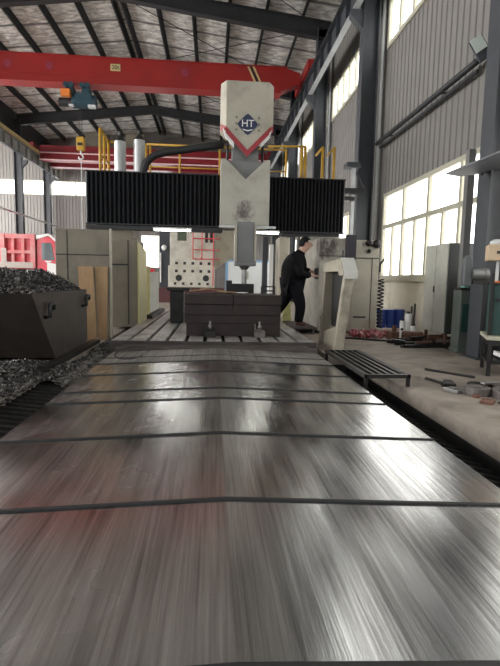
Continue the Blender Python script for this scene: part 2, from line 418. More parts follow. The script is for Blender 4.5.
# end wall with strip windows
mb = MB(); EW = (6.33, 7.3)
corr(mb, 'x', XL, XR, 0, 1.65, YE, -1); corr(mb, 'x', XL, -4.9, 1.65, 3.9, YE, -1); corr(mb, 'x', -3.6, XR, 1.65, 3.9, YE, -1)
corr(mb, 'x', XL, XR, 3.9, EW[0], YE, -1); corr(mb, 'x', XL, XR, EW[1], 10.9, YE, -1)
corr(mb, 'x', -2.8, XR, EW[0], EW[1], YE, -1)
tag(mb.build('wall_far', 'wall', origin=(0, YE, 0)), 'far grey ribbed end wall of the hall', 'wall', kind='structure')
def window_end(x0, x1, z0, z1, cols, label, pm):
    global wn; wn += 1; t = .07
    fr = MB(); Y0, Y1 = YE - .05, YE + .05
    fr.box(x0, x1, Y0, Y1, z0, z0 + t); fr.box(x0, x1, Y0, Y1, z1 - t, z1)
    for k in range(cols + 1):
        x = x0 + t / 2 + (x1 - x0 - t) * k / cols; fr.box(x - t / 2, x + t / 2, Y0, Y1, z0 + t, z1 - t)
    o = fr.build('window_%d' % wn, 'winframe', origin=(x0, YE, z0)); tag(o, label, 'window', kind='structure')
    MB().box(x0, x1, YE + .012, YE + .03, z0, z1).build('window_pane', pm, o)
window_end(XL, -10.9, EW[0], EW[1], 4, 'high strip window in the end wall behind the left dark columns', 'panehi')
window_end(-10.8, -2.8, EW[0], EW[1], 5, 'high strip window in the end wall beside the hanging yellow hook', 'panehi')
window_end(-4.9, -3.6, 1.65, 3.9, 1, 'bright tall window in the end wall below the black crossbeam', 'pane')
# left wall (far aisle)
mb = MB(); corr(mb, 'y', YB, YE, 0, 1.5, XL, 1); corr(mb, 'y', YB, YE, 8, 10, XL, 1)
tag(mb.build('wall_left', 'wall', origin=(XL, 10, 0)), 'grey ribbed wall of the left aisle', 'wall', kind='structure')
wn += 1
MB().box(XL - .03, XL, YB, YE, 1.5, 8).build('window_%d' % wn, 'fillpane')  # unseen glowing band, added to light the right wall and roof
w = D.objects['window_%d' % wn]; tag(w, 'added glowing fill band in the left aisle wall', 'window', kind='structure')

# roof
RX, RZ, EZ = -3.4, 10.78, 9.95
mb = MB()
t = .05
for xa, za, xb, zb in ((RX, RZ, XR + .1, EZ), (-10.9, EZ, RX, RZ)):
    mb.hexa([(xa, YB, za), (xb, YB, zb), (xb, YE, zb), (xa, YE, za), (xa, YB, za + t), (xb, YB, zb + t), (xb, YE, zb + t), (xa, YE, za + t)])
mb.box(XL, -10.9, YB, YE, EZ, EZ + t)
roof = mb.build('ceiling', 'foil', origin=(RX, 10, 10)); tag(roof, 'pitched roof lined with crinkled silver foil insulation', 'roof', kind='structure')
mb = MB(); mb.box(-11.05, -10.98, YB, YE, 8.35, 9.95)  # dark panel added to mask the bright aisle roof behind it
tag(mb.build('trim_1', 'frame', origin=(-11., 10, 8.35)), 'added dark panel masking the bright aisle above the left crane runway', 'added panel', kind='structure')
def rz(x): return RZ - (RZ - EZ) * abs(x - RX) / (XR + .1 - RX)
for k in range(-6, 7):
    for x in ([RX + 1.25 * k + (.15 if k > 0 else -.15 if k < 0 else 0)] if k else [RX - .16, RX + .16]):
        if x > XR - .1 or x < -10.9: continue
        z = rz(x) - .005; b = MB()
        b.box(x - .012, x + .012, YB, YE, z - .24, z); b.box(x - .07, x + .012, YB, YE, z - .24, z - .21); b.box(x - .012, x + .07, YB, YE, z - .03, z)
        b.build('purlin', 'frame', roof)
for y in [-2.8] + COLY:
    b = MB()
    for xa, xb in ((RX, 3.95), (-10.75, RX)):
        za, zb = rz(xa) - .26, rz(xb) - .26
        da, db = (.42, .55) if xa == RX else (.55, .42)
        for (w0, za0, zb0, za1, zb1) in ((.012, za, zb, za - da, zb - db), (.13, za, zb, za - .025, zb - .025), (.13, za - da, zb - db, za - da - .025, zb - db - .025)):
            b.hexa([(xa, y - w0, za1), (xb, y - w0, zb1), (xb, y + w0, zb1), (xa, y + w0, za1), (xa, y - w0, za0), (xb, y - w0, zb0), (xb, y + w0, zb0), (xa, y + w0, za0)])
    b.build('rafter', 'frame', roof)
for y0, y1 in zip(BAYS[1:-1], BAYS[2:]):   # thin cross tie rods
    b = MB(); b.cyl((RX, y0, rz(RX) - .5), (3.6, y1, rz(3.6) - .45), .015, 6); b.cyl((RX, y1, rz(RX) - .5), (3.6, y0, rz(3.6) - .45), .015, 6)
    b.build('tie_rod', 'frame', roof)

# columns
def hcol(x, y, ztop, label, pipe=True):
    o = thing('steel_column', (x, y, 0), label, 'column', 'steel columns of the hall', 'structure')
    b = MB(); h, w = .2, .15
    b.box(x - h, x - h + .03, y - w, y + w, .02, ztop); b.box(x + h - .03, x + h, y - w, y + w, .02, ztop); b.box(x - h + .03, x + h - .03, y - .012, y + .012, .02, ztop)
    b.box(x - h - .05, x + h + .0, y - w - .05, y + w + .05, 0, .02)
    b.build('shaft', 'column', o)
    sg = -1 if x > 0 else 1
    c = MB(); c.prism([(x + sg * h, 7.33), (x + sg * (h + .3), 7.33), (x + sg * (h + .3), 7.2), (x + sg * h, 6.9)], 'y', y - .1, y + .1)
    c.build('bracket', 'column', o)
    if pipe:
        MB().cyl((x + .3, y - .1, .05), (x + .3, y - .1, 9.7), .04, 10).build('downpipe', 'pipe', o, smooth=True)
    return o
ordn = ['nearest, behind the viewer', 'nearest in view, behind the green drill', 'second, beside the low window edge', 'third, past the crossbeam end', 'fourth, near the red crane end', 'farthest in view']
for y, n in zip(COLY, ordn):
    hcol(3.68, y, 9.5, 'blue grey steel column on the right wall, ' + n)
for y, n in zip([11.9, 17.2, 22.8, 28.5, 33.2], ['out of view, nearest', 'out of view, second', 'out of view, third', 'nearer of two in view, behind the red truck', 'farther one beside the hanging hook']):
    hcol(-10.78, y, 9.5, 'dark steel column under left crane runway, ' + n, False)

# crane runways
def runway(x, label, light, side, y0=YB):
    o = thing('crane_runway', (x, 14, 7.35), label, 'crane runway')
    ys = [y0] + [q for q in COLY if q > y0 + 1] + [33.8]
    for a, b in zip(ys[:-1], ys[1:]):
        q = MB(); q.box(x - .012, x + .012, a + .02, b - .02, 7.38, 7.92); q.box(x - .14, x + .14, a + .02, b - .02, 7.92, 7.95)
        yy = a + .4
        while yy < b - .2: q.box(x - .12, x + .12, yy, yy + .015, 7.38, 7.92); yy += .95
        q.build('beam_segment', 'column' if x > 0 else mat('dusty_grey_runway_paint', (.24, .24, .225), .6, var=.2), o)
        MB().box(x - .07, x + .07, a + .02, b - .02, 7.35, 7.38).build('bottom_flange', light, o)
    MB().box(x - .04, x + .04, y0, 33.8, 7.95, 8.0).build('rail', 'steel', o)
    return o
runway(3.3, 'steel crane runway along the right wall with pale bottom flange', 'lightsteel', 1)
lr = runway(-10.2, 'dark steel crane runway at left with faded yellow edge rail', 'column', -1)
b = MB(); b.box(-9.98, -9.93, YB, 33.8, 8.0, 8.07); b.box(-10.06, -9.93, YB, 33.8, 7.955, 7.97)
b.build('edge_rail', 'paleyellow', lr)
b = MB(); b.cyl((-10.2, 8, 4.2), (-10.2, 33., 4.2), .05, 8)
for y in (11.9, 17.2, 22.8, 28.5, 33.0): b.cyl((-10.2, y, 4.2), (-10.35, y, 4.2), .03, 6)
tag(b.build('wall_pipe', 'pipe', smooth=True), 'long pale pipe running along the left columns above the truck', 'pipe')

# ------------------------------------------------------------------ red bridge crane
Y = 18.3
cr = thing('bridge_crane', (-3.4, Y, 8.0), 'red box girder bridge crane spanning the hall, nearer one', 'crane')
prof = [(-9.9, 8.02), (-9.2, 7.7), (2.3, 7.7), (3.0, 8.02), (3.1, 8.02), (3.1, 8.4), (2.6, 8.56), (-9.4, 8.56), (-9.9, 8.45)]
b = MB(); b.prism(prof, 'y', Y - .22, Y + .22); b.build('girder', 'red', cr)
b = MB(); b.box(-9.3, 2.4, Y - .3, Y + .3, 7.66, 7.7); b.box(-9.4, 2.6, Y - .28, Y + .28, 8.56, 8.59); b.box(-9.1, 2.3, Y - .235, Y - .22, 7.9, 7.93)
b.build('flange', 'red', cr)
for x in (-10.2, 3.3):
    e = MB(); e.box(x - .14, x + .14, Y - 1.3, Y + 1.3, 8.12, 8.45); e.build('end_carriage', 'red', cr)
    for yy in (Y - 1., Y + 1.):
        MB().cyl((x - .05, yy, 8.12), (x + .05, yy, 8.12), .12, 16).build('wheel', 'darksteel', cr, smooth=False)
def band(x, w, m, nm):
    q = MB(); q.hexa([(x, Y - .226, 8.05), (x + w, Y - .226, 8.05), (x + w, Y - .221, 8.05), (x, Y - .221, 8.05), (x - .25, Y - .226, 8.55), (x - .25 + w, Y - .226, 8.55), (x - .25 + w, Y - .221, 8.55), (x - .25, Y - .221, 8.55)])
    q.build(nm, m, cr)
band(1.42, .07, 'paleyellow', 'hazard_stripe'); band(1.51, .08, 'black', 'hazard_stripe'); band(1.61, .07, 'paleyellow', 'hazard_stripe')
for x in (-7.1, -5.7, -1.03):
    MB().cyl((x, Y - .226, 8.22), (x, Y - .221, 8.22), .13, 20).build('round_mark', mat('faded_blue_mark', (.26, .03, .06), .5), cr)['label'] = 'faded bluish round mark'
p = MB(); p.box(-3.62, -3.28, Y - .232, Y - .221, 8.15, 8.38); p = p.build('load_plate', 'paleyellow', cr)
text('load_text', '20t', .19, (-3.45, Y - .236, 8.265), (PI / 2, 0, 0), 'black', p)

# hoist
h = thing('electric_hoist', (-4.75, Y, 7.2), 'dark teal electric hoist with orange box under the red girder', 'hoist')
for x in (-5.05, -4.5):
    q = MB(); q.box(x - .13, x + .13, Y - .2, Y + .2, 7.36, 7.58)
    for dx in (-.09, .09): q.cyl((x + dx, Y - .33, 7.6), (x + dx, Y - .26, 7.6), .09, 14)
    q.build('trolley', 'teal', h)
q = MB(); q.cyl((-4.98, Y, 7.14), (-4.18, Y, 7.14), .23, 20); q.box(-4.85, -4.3, Y - .24, Y + .24, 7.05, 7.36); q.build('drum_housing', 'teal', h, bevel=.015)
q = MB(); q.cyl((-5.42, Y, 7.1), (-4.98, Y, 7.1), .15, 16); q.cyl((-5.46, Y, 7.1), (-5.42, Y, 7.1), .11, 16); q.build('motor', 'black', h)
MB().box(-5.32, -5.0, Y - .32, Y - .1, 7.23, 7.46).build('control_box', 'orange', h, bevel=.015)
MB().box(-4.4, -4.15, Y - .3, Y - .1, 6.88, 6.96).build('guide_bracket', 'pipe', h); MB().box(-5.05, -4.9, Y - .3, Y - .15, 6.9, 6.95).build('guide_bracket', 'pipe', h)
q = MB(); q.cyl((-4.77, Y - .06, 6.95), (-4.77, Y - .06, 5.93), .012, 6); q.cyl((-4.7, Y + .06, 6.95), (-4.7, Y + .06, 5.93), .012, 6); q.build('wire_rope', 'frame', h)
hb = MB(); hb.box(-4.87, -4.61, Y - .1, Y + .1, 5.46, 5.93); hb = hb.build('hook_block', 'yellow', h, bevel=.03)
q = MB(); q.box(-4.83, -4.65, Y - .105, Y + .105, 5.62, 5.72); q.build('warning_band', 'black', hb)
q = MB(); q.tube([(-4.74, Y, 5.48), (-4.74, Y, 5.36), (-4.68, Y, 5.3), (-4.66, Y, 5.22), (-4.72, Y, 5.15), (-4.79, Y, 5.17), (-4.82, Y, 5.24)], .03, 8); q.build('hook', 'pipe', hb, smooth=True)
q = MB(); q.cyl((-4.735, Y, 5.2), (-4.735, Y, 2.6), .016, 6)
q.build('lifting_cable', 'pipe', h)

# far crane
Y = 29.6
fc = thing('bridge_crane', (-3.4, Y, 8), 'second red crane with twin girders in front of the end wall', 'crane')
for yy in (Y, Y + 1.7):
    q = MB(); q.box(-9.9, 3.1, yy - .2, yy + .2, 7.62, 8.35); q.box(-9.9, 3.1, yy - .28, yy + .28, 7.58, 7.62); q.box(-9.9, 3.1, yy - .28, yy + .28, 8.35, 8.4)
    q.build('girder', 'farred', fc)
q = MB(); q.box(-9.9, 3.1, Y - .32, Y - .28, 7.95, 8.02); q.box(-9.9, 3.1, Y - .32, Y - .28, 7.56, 7.63); q.build('highlight_strip', mat('pale_pink_highlight', (.75, .5, .5), .5), fc)  # pale strips paint the highlights along the far girder
for x in (-10.2, 3.3):
    MB().box(x - .14, x + .14, Y - .8, Y + 2.4, 8.06, 8.4).build('end_carriage', 'farred', fc)
for x in (-6.9, -4.6):
    q = MB(); q.box(x - .55, x + .55, Y + .2, Y + 1.4, 8.41, 9.35); q.build('trolley_housing', 'beige', fc, bevel=.03)
MB().box(1.6, 2.4, Y - .38, Y - .3, 7.7, 8.1).build('name_plate', 'beige', fc) if False else None

# ------------------------------------------------------------------ gantry mill
G = thing('gantry_milling_machine', (.1, 10.2, 0), 'large cream gantry milling machine with black pleated crossbeam', 'milling machine')
YF = 9.9
q = MB(); q.box(-2.4, 2.6, YF + .12, YF + .95, 2.05, 2.98); q.box(-2.3, 2.5, YF + .06, YF + .12, 2.1, 2.2); q.build('crossbeam', 'darksteel', G)
def pleats(x0, x1, z0, z1, n, name):
    pr = []
    for i in range(n):
        t = x0 + (x1 - x0) * i / n; w = (x1 - x0) / n
        pr += [(t, YF + .05), (t + w * .35, YF), (t + w * .6, YF), (t + w * .95, YF + .05)]
    pr += [(x1, YF + .11), (x0, YF + .11)]
    b = MB(); b.prism(pr, 'z', z0, z1); o = b.build(name, 'bellows', G)
    q = MB(); q.box(x0, x1, YF - .01, YF + .12, z1, z1 + .02); q.box(x0, x1, YF - .015, YF + .115, z0 - .025, z0); q.build('edge_strip', 'black', o)
pleats(-2.5, .13, 2.04, 3.03, 30, 'bellows'); pleats(1.08, 2.7, 1.98, 3.03, 22, 'bellows')
q = MB(); q.box(-2.5, .2, YF + .0, YF + .3, 1.93, 2.0); q.box(1., 2.62, YF + .05, YF + .3, 1.9, 1.95); q.build('beam_underside', 'frame', G)
# saddle with V notch
cx = .61
q = MB(); q.prism([(.14, 2.0), (1.07, 2.0), (1.07, 3.22), (.99, 3.22), (cx, 2.86), (.23, 3.22), (.14, 3.22)], 'y', 9.28, 9.36)
q.box(.14, .22, 9.36, 9.98, 2.0, 3.22); q.box(.99, 1.07, 9.36, 9.98, 2.0, 3.22); q.box(.22, .99, 9.36, 9.98, 2.0, 2.08)
sd = q.build('saddle', stain(mat('cream_saddle_paint', (.40, .38, .32), .5, var=.08, scale=3, dirt=(.16, .13, .09), dirt_amt=.35, dirt_scale=2.2), (.5, -.9, 2.25), .0, .6, (.11, .095, .08)), G, bevel=.012)
MB().box(.12, 1.2, 9.24, 9.34, 1.955, 1.995).build('drip_edge', 'pipe', sd)
q = MB(); q.box(.36, .86, 9.5, 9.94, 2.1, 3.9); q.build('slide', 'ramgrey', G)
q = MB(); q.box(.225, .985, 9.38, 9.45, 2.1, 3.2); q.build('slide_cover', mat('grey_slide_cover', (.19, .19, .18), .5, var=.1), G)
for x in (.27, .95): MB().cyl((x, 9.62, 3.1), (x, 9.62, 3.75), .025, 8).build('guide_rod', 'darksteel', G, smooth=True)
# upper head box, chamfered front corners, V bottom
q = MB(); X0, X1, Zt = .13, 1.13, 4.62
outl = [(X0, 9.5), (X0 + .1, 9.3), (X1 - .1, 9.3), (X1, 9.5), (X1, 10.1), (X0, 10.1)]
def zb(x): return 3.37 + abs(x - .63) * 1.02
vs = [(x, y, zb(x)) for x, y in outl] + [(x, y, Zt) for x, y in outl]
# insert centre V points at the front and back
vs += [(.63, 9.3, zb(.63)), (.63, 10.1, zb(.63))]
q.add(vs, [(0, 1, 7, 6), (1, 12, 2, 8, 7), (2, 3, 9, 8), (3, 4, 10, 9), (4, 13, 5, 11, 10), (5, 0, 6, 11), (6, 7, 8, 9, 10, 11), (0, 5, 13, 12, 1), (2, 12, 13, 4, 3)])
hd = q.build('head_cover', 'cream', G, bevel=.012)
def chev(w0, w1, y, m, nm):
    for sx in (-1, 1):
        b = MB(); xe = .405
        p = [(.63, zb(.63) + w0), (.63 + sx * xe, zb(.63 + xe) + w0), (.63 + sx * xe, zb(.63 + xe) + w1), (.63, zb(.63) + w1)]
        b.prism(p, 'y', y - .008, y); b.build(nm, m, hd)
chev(-.10, .02, 9.298, 'stripered', 'red_chevron')
for sx in (-1, 1):
    b = MB(); b.prism([(.63 + sx * .25, zb(.88) - .18), (.63 + sx * .42, zb(1.05) - .16), (.63 + sx * .46, zb(1.09) - .06), (.63 + sx * .25, zb(.88) - .10)], 'y', 9.31, 9.40); b.build('white_wedge', 'white', hd)
    b = MB(); xa, xb = (X1 - .1, X1) if sx > 0 else (X0 + .1, X0)
    b.hexa([(xa, 9.295, zb(xa) - .10), (xb, 9.495, zb(xb) - .1), (xb, 9.51, zb(xb) - .1), (xa, 9.31, zb(xa) - .1), (xa, 9.292, zb(xa) + .02), (xb + sx * .005, 9.492, zb(xb) + .02), (xb, 9.51, zb(xb) + .02), (xa, 9.31, zb(xa) + .02)])
    b.build('red_chevron', 'stripered', hd)
# emblem
ez = 3.85; lg = MB(); pts = []
for k in range(4):
    a = PI / 2 * k
    for d in (-.32, -.16, 0, .16, .32):
        rr = .188 - abs(d) * .08; pts.append((.63 + rr * math.cos(a + d) * 1.0, ez + rr * math.sin(a + d)))
lg.prism(pts, 'y', 9.288, 9.3); lg = lg.build('emblem', 'navy', hd)
text('emblem_letters', 'HT', .18, (.63, 9.286, ez + .01), (PI / 2, 0, 0), 'white', lg)
b = MB(); b.prism([(.53, ez - .085), (.63, ez - .105), (.73, ez - .085), (.71, ez - .105), (.63, ez - .125), (.55, ez - .105)], 'y', 9.285, 9.289); b.build('emblem_swoosh', 'white', lg)
for sx in (-1, 1):
    for dz in (-.11, 0, .11):
        MB().cyl((.63 + sx * .21, 9.292, ez + dz + .01), (.63 + sx * .21, 9.3, ez + dz + .01), .022, 10).build('bolt_plug', mat('green_brown_plug', (.16, .17, .10), .6), hd)
# ram and spindle
q = MB(); q.box(.46, .79, 9.2, 9.5, 1.32, 2.06); q.box(.43, .83, 9.17, 9.56, 1.24, 1.33); rm = q.build('ram', 'ramgrey', G, bevel=.012)
q = MB(); q.box(.42, .46, 9.17, 9.55, 1.33, 2.0); q.box(.79, .83, 9.17, 9.55, 1.33, 2.0); q.build('ram_edge', 'cream', rm)
q = MB(); q.cyl((.62, 9.35, 1.24), (.62, 9.35, 1.17), .11, 18, .06); q.cyl((.62, 9.35, 1.17), (.62, 9.35, .86), .05, 14); sp = q.build('spindle', 'steel', G, smooth=False)
q = MB(); q.box(.3, .8, 9.2, 9.5, .74, .9); q.box(.27, .38, 9.18, 9.5, .7, .96); q.box(.7, .8, 9.18, 9.5, .68, .75); q.build('milling_head', 'darksteel', sp, bevel=.01)
# work lights
for x0, x1 in ((-1.16, -.44), (.83, 1.34)):
    t_ = MB(); t_.box(x0 - .02, x1 + .02, YF - .03, YF + .07, 1.95, 1.985); t_ = t_.build('light_fixture', 'white', G)
    MB().cyl((x0, YF + .0, 1.935), (x1, YF + .0, 1.935), .016, 10).build('light_tube', 'led', t_)
# columns
q = MB(); q.box(1.97, 2.6, 8.85, 10.9, 0.05, 1.78); q.box(2.0, 2.6, 10.0, 10.9, 1.78, 3.); cr_ = q.build('column', stain(mat('cream_column_paint', (.37, .345, .285), .55, var=.1, scale=3, dirt=(.09, .07, .055), dirt_amt=.5), (1.98, -1.35, 1.6), .1, .55, (.07, .055, .045)), G, bevel=.015)
q = MB(); q.box(2.45, 2.62, 8.72, 8.85, 1.38, 1.83)
q.build('way_bellows', mat('dark_purple_bellows', (.025, .02, .028), .6), cr_)
q = MB(); q.box(1.975, 2.595, 8.842, 8.85, 1.44, 1.455); q.box(2.02, 2.5, 8.838, 8.852, .28, .33); q.build('panel_seam', 'holes', cr_)
q = MB(); q.box(1.93, 1.985, 8.9, 9.08, 1.02, 1.22); q.box(1.915, 1.93, 8.93, 8.97, 1.08, 1.12); q.build('control_box', 'black', cr_)
q = MB(); q.box(-1.95, -1.38, 9.15, 9.98, 0.05, 1.68); q.box(-2.2, -1.6, 10.0, 10.9, 0.05, 3.); cl_ = q.build('column', 'beige', G, bevel=.015)
q = MB(); q.box(-1.94, -1.55, 9.142, 9.15, 1.2, 1.225); q.box(-1.56, -1.545, 9.142, 9.15, .1, 1.66); q.build('panel_seam', 'holes', cl_)
q = MB(); q.hexa([(-1.38, 9.13, .03), (-1.35, 9.13, .03), (-1.33, 10.0, .03), (-1.37, 10.0, .03), (-1.38, 9.13, 1.62), (-1.35, 9.13, 1.62), (-1.33, 10.0, 1.5), (-1.37, 10.0, 1.5)])
q.build('side_guard', 'guardyellow', cl_)  # window light on this side is painted into the yellow
# silencers / ducts on the beam
for i, (x, zt) in enumerate(((-1.87, 3.68), (-1.49, 3.72))):
    d_ = MB(); d_.cyl((x, 10.2, 3.05), (x, 10.2, zt), .112, 20); d_.cyl((x, 10.2, zt * .5 + 1.6), (x, 10.2, zt * .5 + 1.63), .118, 20); d_ = d_.build('exhaust_duct', 'silver', G)
    c_ = MB(); c_.cyl((x, 10.2, zt), (x, 10.2, zt + .12), .115, 20, .04); c_.cyl((x, 10.2, zt + .1), (x, 10.2, zt + .2), .03, 10); c_.build('duct_cap', 'darksteel', d_)
pts = [(-1.40, 10.1, 3.04), (-1.39, 10.1, 3.14), (-1.35, 10.1, 3.25), (-1.26, 10.09, 3.36), (-1.12, 10.08, 3.44), (-.9, 10.06, 3.49), (-.5, 10.03, 3.55), (-.1, 10., 3.61), (.2, 9.97, 3.65)]
MB().tube(pts, .075, 12).build('flexible_hose', 'rubber', G, smooth=True)
# platform with yellow guard rails behind the beam
MB().box(-2.45, 2.75, 10.85, 11.8, 2.99, 3.05).build('platform', 'darksteel', G)
def rail(x0, x1, y, zt, posts, name='guard_rail', mids=(.5,)):
    b = MB(); r = .024
    for x in posts: b.cyl((x, y, 3.05), (x, y, zt), r, 8)
    b.cyl((x0, y, zt), (x1, y, zt), r, 8)
    for m_ in mids: b.cyl((x0, y, 3.05 + (zt - 3.05) * m_), (x1, y, 3.05 + (zt - 3.05) * m_), r * .7, 8)
    return b.build(name, 'yellow', G, smooth=True)
rail(-1.55, 1.72, 11.7, 4.05, [-1.55, -1.46, -.78, .15, .9, 1.72])
b = MB()
for x, y in ((-2.42, 10.9), (-2.42, 11.3), (-2.42, 11.75), (-2.2, 11.75)):
    b.cyl((x, y, 3.05), (x, y, 4.12 if y < 11 else 4.08), .03, 8)
b.cyl((-2.42, 10.9, 4.12), (-2.42, 11.75, 4.08), .03, 8); b.cyl((-2.42, 10.9, 3.6), (-2.42, 11.75, 3.6), .02, 8); b.cyl((-2.42, 11.75, 4.08), (-2.2, 11.75, 4.08), .03, 8)
b.build('guard_rail', 'yellow', G, smooth=True)
b = MB()
for x in (1.95, 2.03): b.cyl((x, 10.9, 3.05), (x, 10.9, 3.93), .035, 8)
b.tube([(1.2, 10.9, 3.9), (1.95, 10.9, 3.93), (2.03, 10.9, 3.93)], .024, 8)
for x in (2.42, 2.68): b.cyl((x, 10.9, 3.05), (x, 10.9, 3.93), .032, 8)
b.tube([(2.42, 10.9, 3.93), (2.42, 11.6, 3.93)], .024, 8); b.tube([(2.68, 10.9, 3.93), (2.68, 11.6, 3.93)], .024, 8)
b.build('guard_rail', 'yellow', G, smooth=True)
# white cable post at the right beam end
b = MB(); b.box(2.99, 3.07, 10.5, 10.58, 1.8, 3.45); pc = b.build('cable_post', 'pipe', G)
b = MB(); b.cyl((3.03, 10.54, 3.45), (3.28, 10.54, 3.0), .025, 8); b.box(2.85, 3.15, 10.4, 10.7, 3.42, 3.52); b.build('post_arm', 'column', pc)
b = MB(); b.box(2.7, 3.04, 10.4, 10.58, 2.72, 2.8); b.box(2.7, 3.25, 10.4, 10.55, 2.86, 2.98); b.build('cable_tray', 'darksteel', pc)

# right cabinet with coiled hose
cb = thing('electrical_cabinet', (2.88, 9.2, 0), 'tall cream electrical cabinet right of the gantry column', 'cabinet')
b = MB(); b.box(2.63, 3.14, 8.95, 9.85, .06, 1.76); b.build('body', 'cream', cb, bevel=.012)
MB().box(2.64, 3.13, 8.943, 8.95, 1.42, 1.435).build('panel_seam', 'holes', cb)
MB().box(3.0, 3.01, 8.943, 8.95, .1, 1.42).build('panel_seam', 'holes', cb)
MB().box(2.68, 2.92, 8.94, 8.95, .3, .33).build('vent_slot', 'holes', cb)
for p_, r in (((2.92, 8.9, 1.7), (.08, .06, .06)), ((3.07, 8.92, 1.69), (.09, .06, .08)), ((2.93, 8.92, 1.56), (.04, .04, .04))): MB().ball(p_, r).build('cable_gland', 'darksteel', cb, smooth=True)
b = MB(); b.box(3.13, 3.2, 9.0, 9.08, 1.18, 1.34); b.cyl((3.18, 9.04, 1.31), (3.27, 9.04, 1.42), .02, 8); b.build('latch', 'darksteel', cb)
pts = [(3.235 + .055 * math.cos(k * PI / 5), 9.05 + .055 * math.sin(k * PI / 5), .1 + .95 * k / 140) for k in range(141)]
b = MB(); b.tube(pts, .014, 6)
tag(b.build('coiled_hose', 'rubber', smooth=True), 'black coiled hose hanging at the right side of the cream cabinet', 'hose')
b = MB(); r3 = random.Random(5)
for k in range(60):
    x = r3.uniform(2.5, 3.15); y = 8.4 + r3.uniform(-.2, .22); q_ = r3.uniform(.02, .05)
    b.obox((x, y, .03 + r3.random() * .05), (q_ * 2.2, q_ * 1.6, q_), (r3.random() * 3, r3.random() * 3, r3.random() * 3))
tag(b.build('rag_heap', 'rag'), 'heap of crumpled red rags on the floor before the cream cabinet', 'rags')

# side way guard: front post, rear post, top box, opening
g = thing('way_guard', (1.8, 7.0, 0), 'cream sheet metal guard frame standing right of the machine table', 'guard')
b = MB(); b.hexa([(1.70, 6.5, 0), (1.83, 6.5, 0), (1.83, 6.62, 0), (1.70, 6.62, 0), (1.82, 6.5, 1.12), (1.95, 6.5, 1.12), (1.95, 6.62, 1.12), (1.82, 6.62, 1.12)]); b.build('front_post', 'creamdirty', g, bevel=.01)
b = MB(); b.hexa([(1.70, 7.4, 0), (1.85, 7.4, 0), (1.85, 7.5, 0), (1.70, 7.5, 0), (1.75, 7.4, 1.12), (1.9, 7.4, 1.12), (1.9, 7.5, 1.12), (1.75, 7.5, 1.12)]); b.build('rear_post', 'beige', g, bevel=.01)
b = MB(); b.prism([(6.42, 1.06), (6.42, 1.12), (6.62, 1.3), (7.65, 1.26), (7.65, 1.12), (6.7, 1.12), (6.62, 1.06)], 'x', 1.76, 1.97); b.build('top_box', 'creamdirty', g, bevel=.01)
b = MB(); b.prism([(6.405, 1.02), (6.405, 1.12), (6.605, 1.31), (6.62, 1.3), (6.425, 1.12), (6.425, 1.02)], 'x', 1.775, 1.96); b.build('sloping_face', mat('pale_grey_face', (.52, .51, .47), .5, var=.08), g)
b = MB(); b.prism([(6.62, 0.), (7.4, 0.), (7.4, .2), (6.62, .36)], 'x', 1.76, 1.84); b.build('gusset', 'creamdirty', g)
b = MB(); b.box(1.87, 1.9, 6.62, 7.4, .3, 1.12); b.build('opening_dark', 'slot', g)  # black sheet paints the darkness inside the guard opening
b = MB(); b.cyl((1.84, 6.75, 1.28), (1.84, 6.75, 1.42), .012, 8); b.cyl((1.84, 6.75, 1.28), (1.84, 6.75, 1.31), .03, 8); b.build('fitting', 'darksteel', g)

# table
T = thing('machine_table', (0, 6.7, 0), 'grey slotted machine table carrying the dark steel blocks', 'machine table')
b = MB(); xs = [-1.4 + 2.88 * k / 11 for k in range(12)]
for k in range(11): b.box(xs[k] + .028, xs[k + 1] - .028, 6.7, 13.4, -.02, .12)
b.build('tabletop', 'table', T)
b = MB()
for k in range(12): b.box(max(-1.4, xs[k] - .028), min(1.48, xs[k] + .028), 6.72, 13.4, -.02, .06)
b.build('slot', 'slot', T)
b = MB(); b.box(-1.4, 1.48, 6.66, 6.70, -.2, .112); b.box(-1.4, 1.48, 6.70, 13.4, -.2, -.02); b.build('apron', 'tableside', T)
for k in range(7): MB().cyl((-1.15 + k * .38, 6.65, .04), (-1.15 + k * .38, 6.66, .04), .025, 8).build('bolt_hole', 'slot', T)
b = MB(); b.box(-1.2, 1.2, 6.5, 14., -.7, -.3); b.build('bed', 'tableside', T)
b = MB(); b.box(1.52, 1.95, 8.7, 10.2, .09, .12)
for y in (8.75, 10.1): b.box(1.57, 1.62, y, y + .05, 0, .09); b.box(1.86, 1.91, y, y + .05, 0, .09)
tag(b.build('step_plate', 'tableside'), 'dark steel step plate under the man beside the table', 'step')

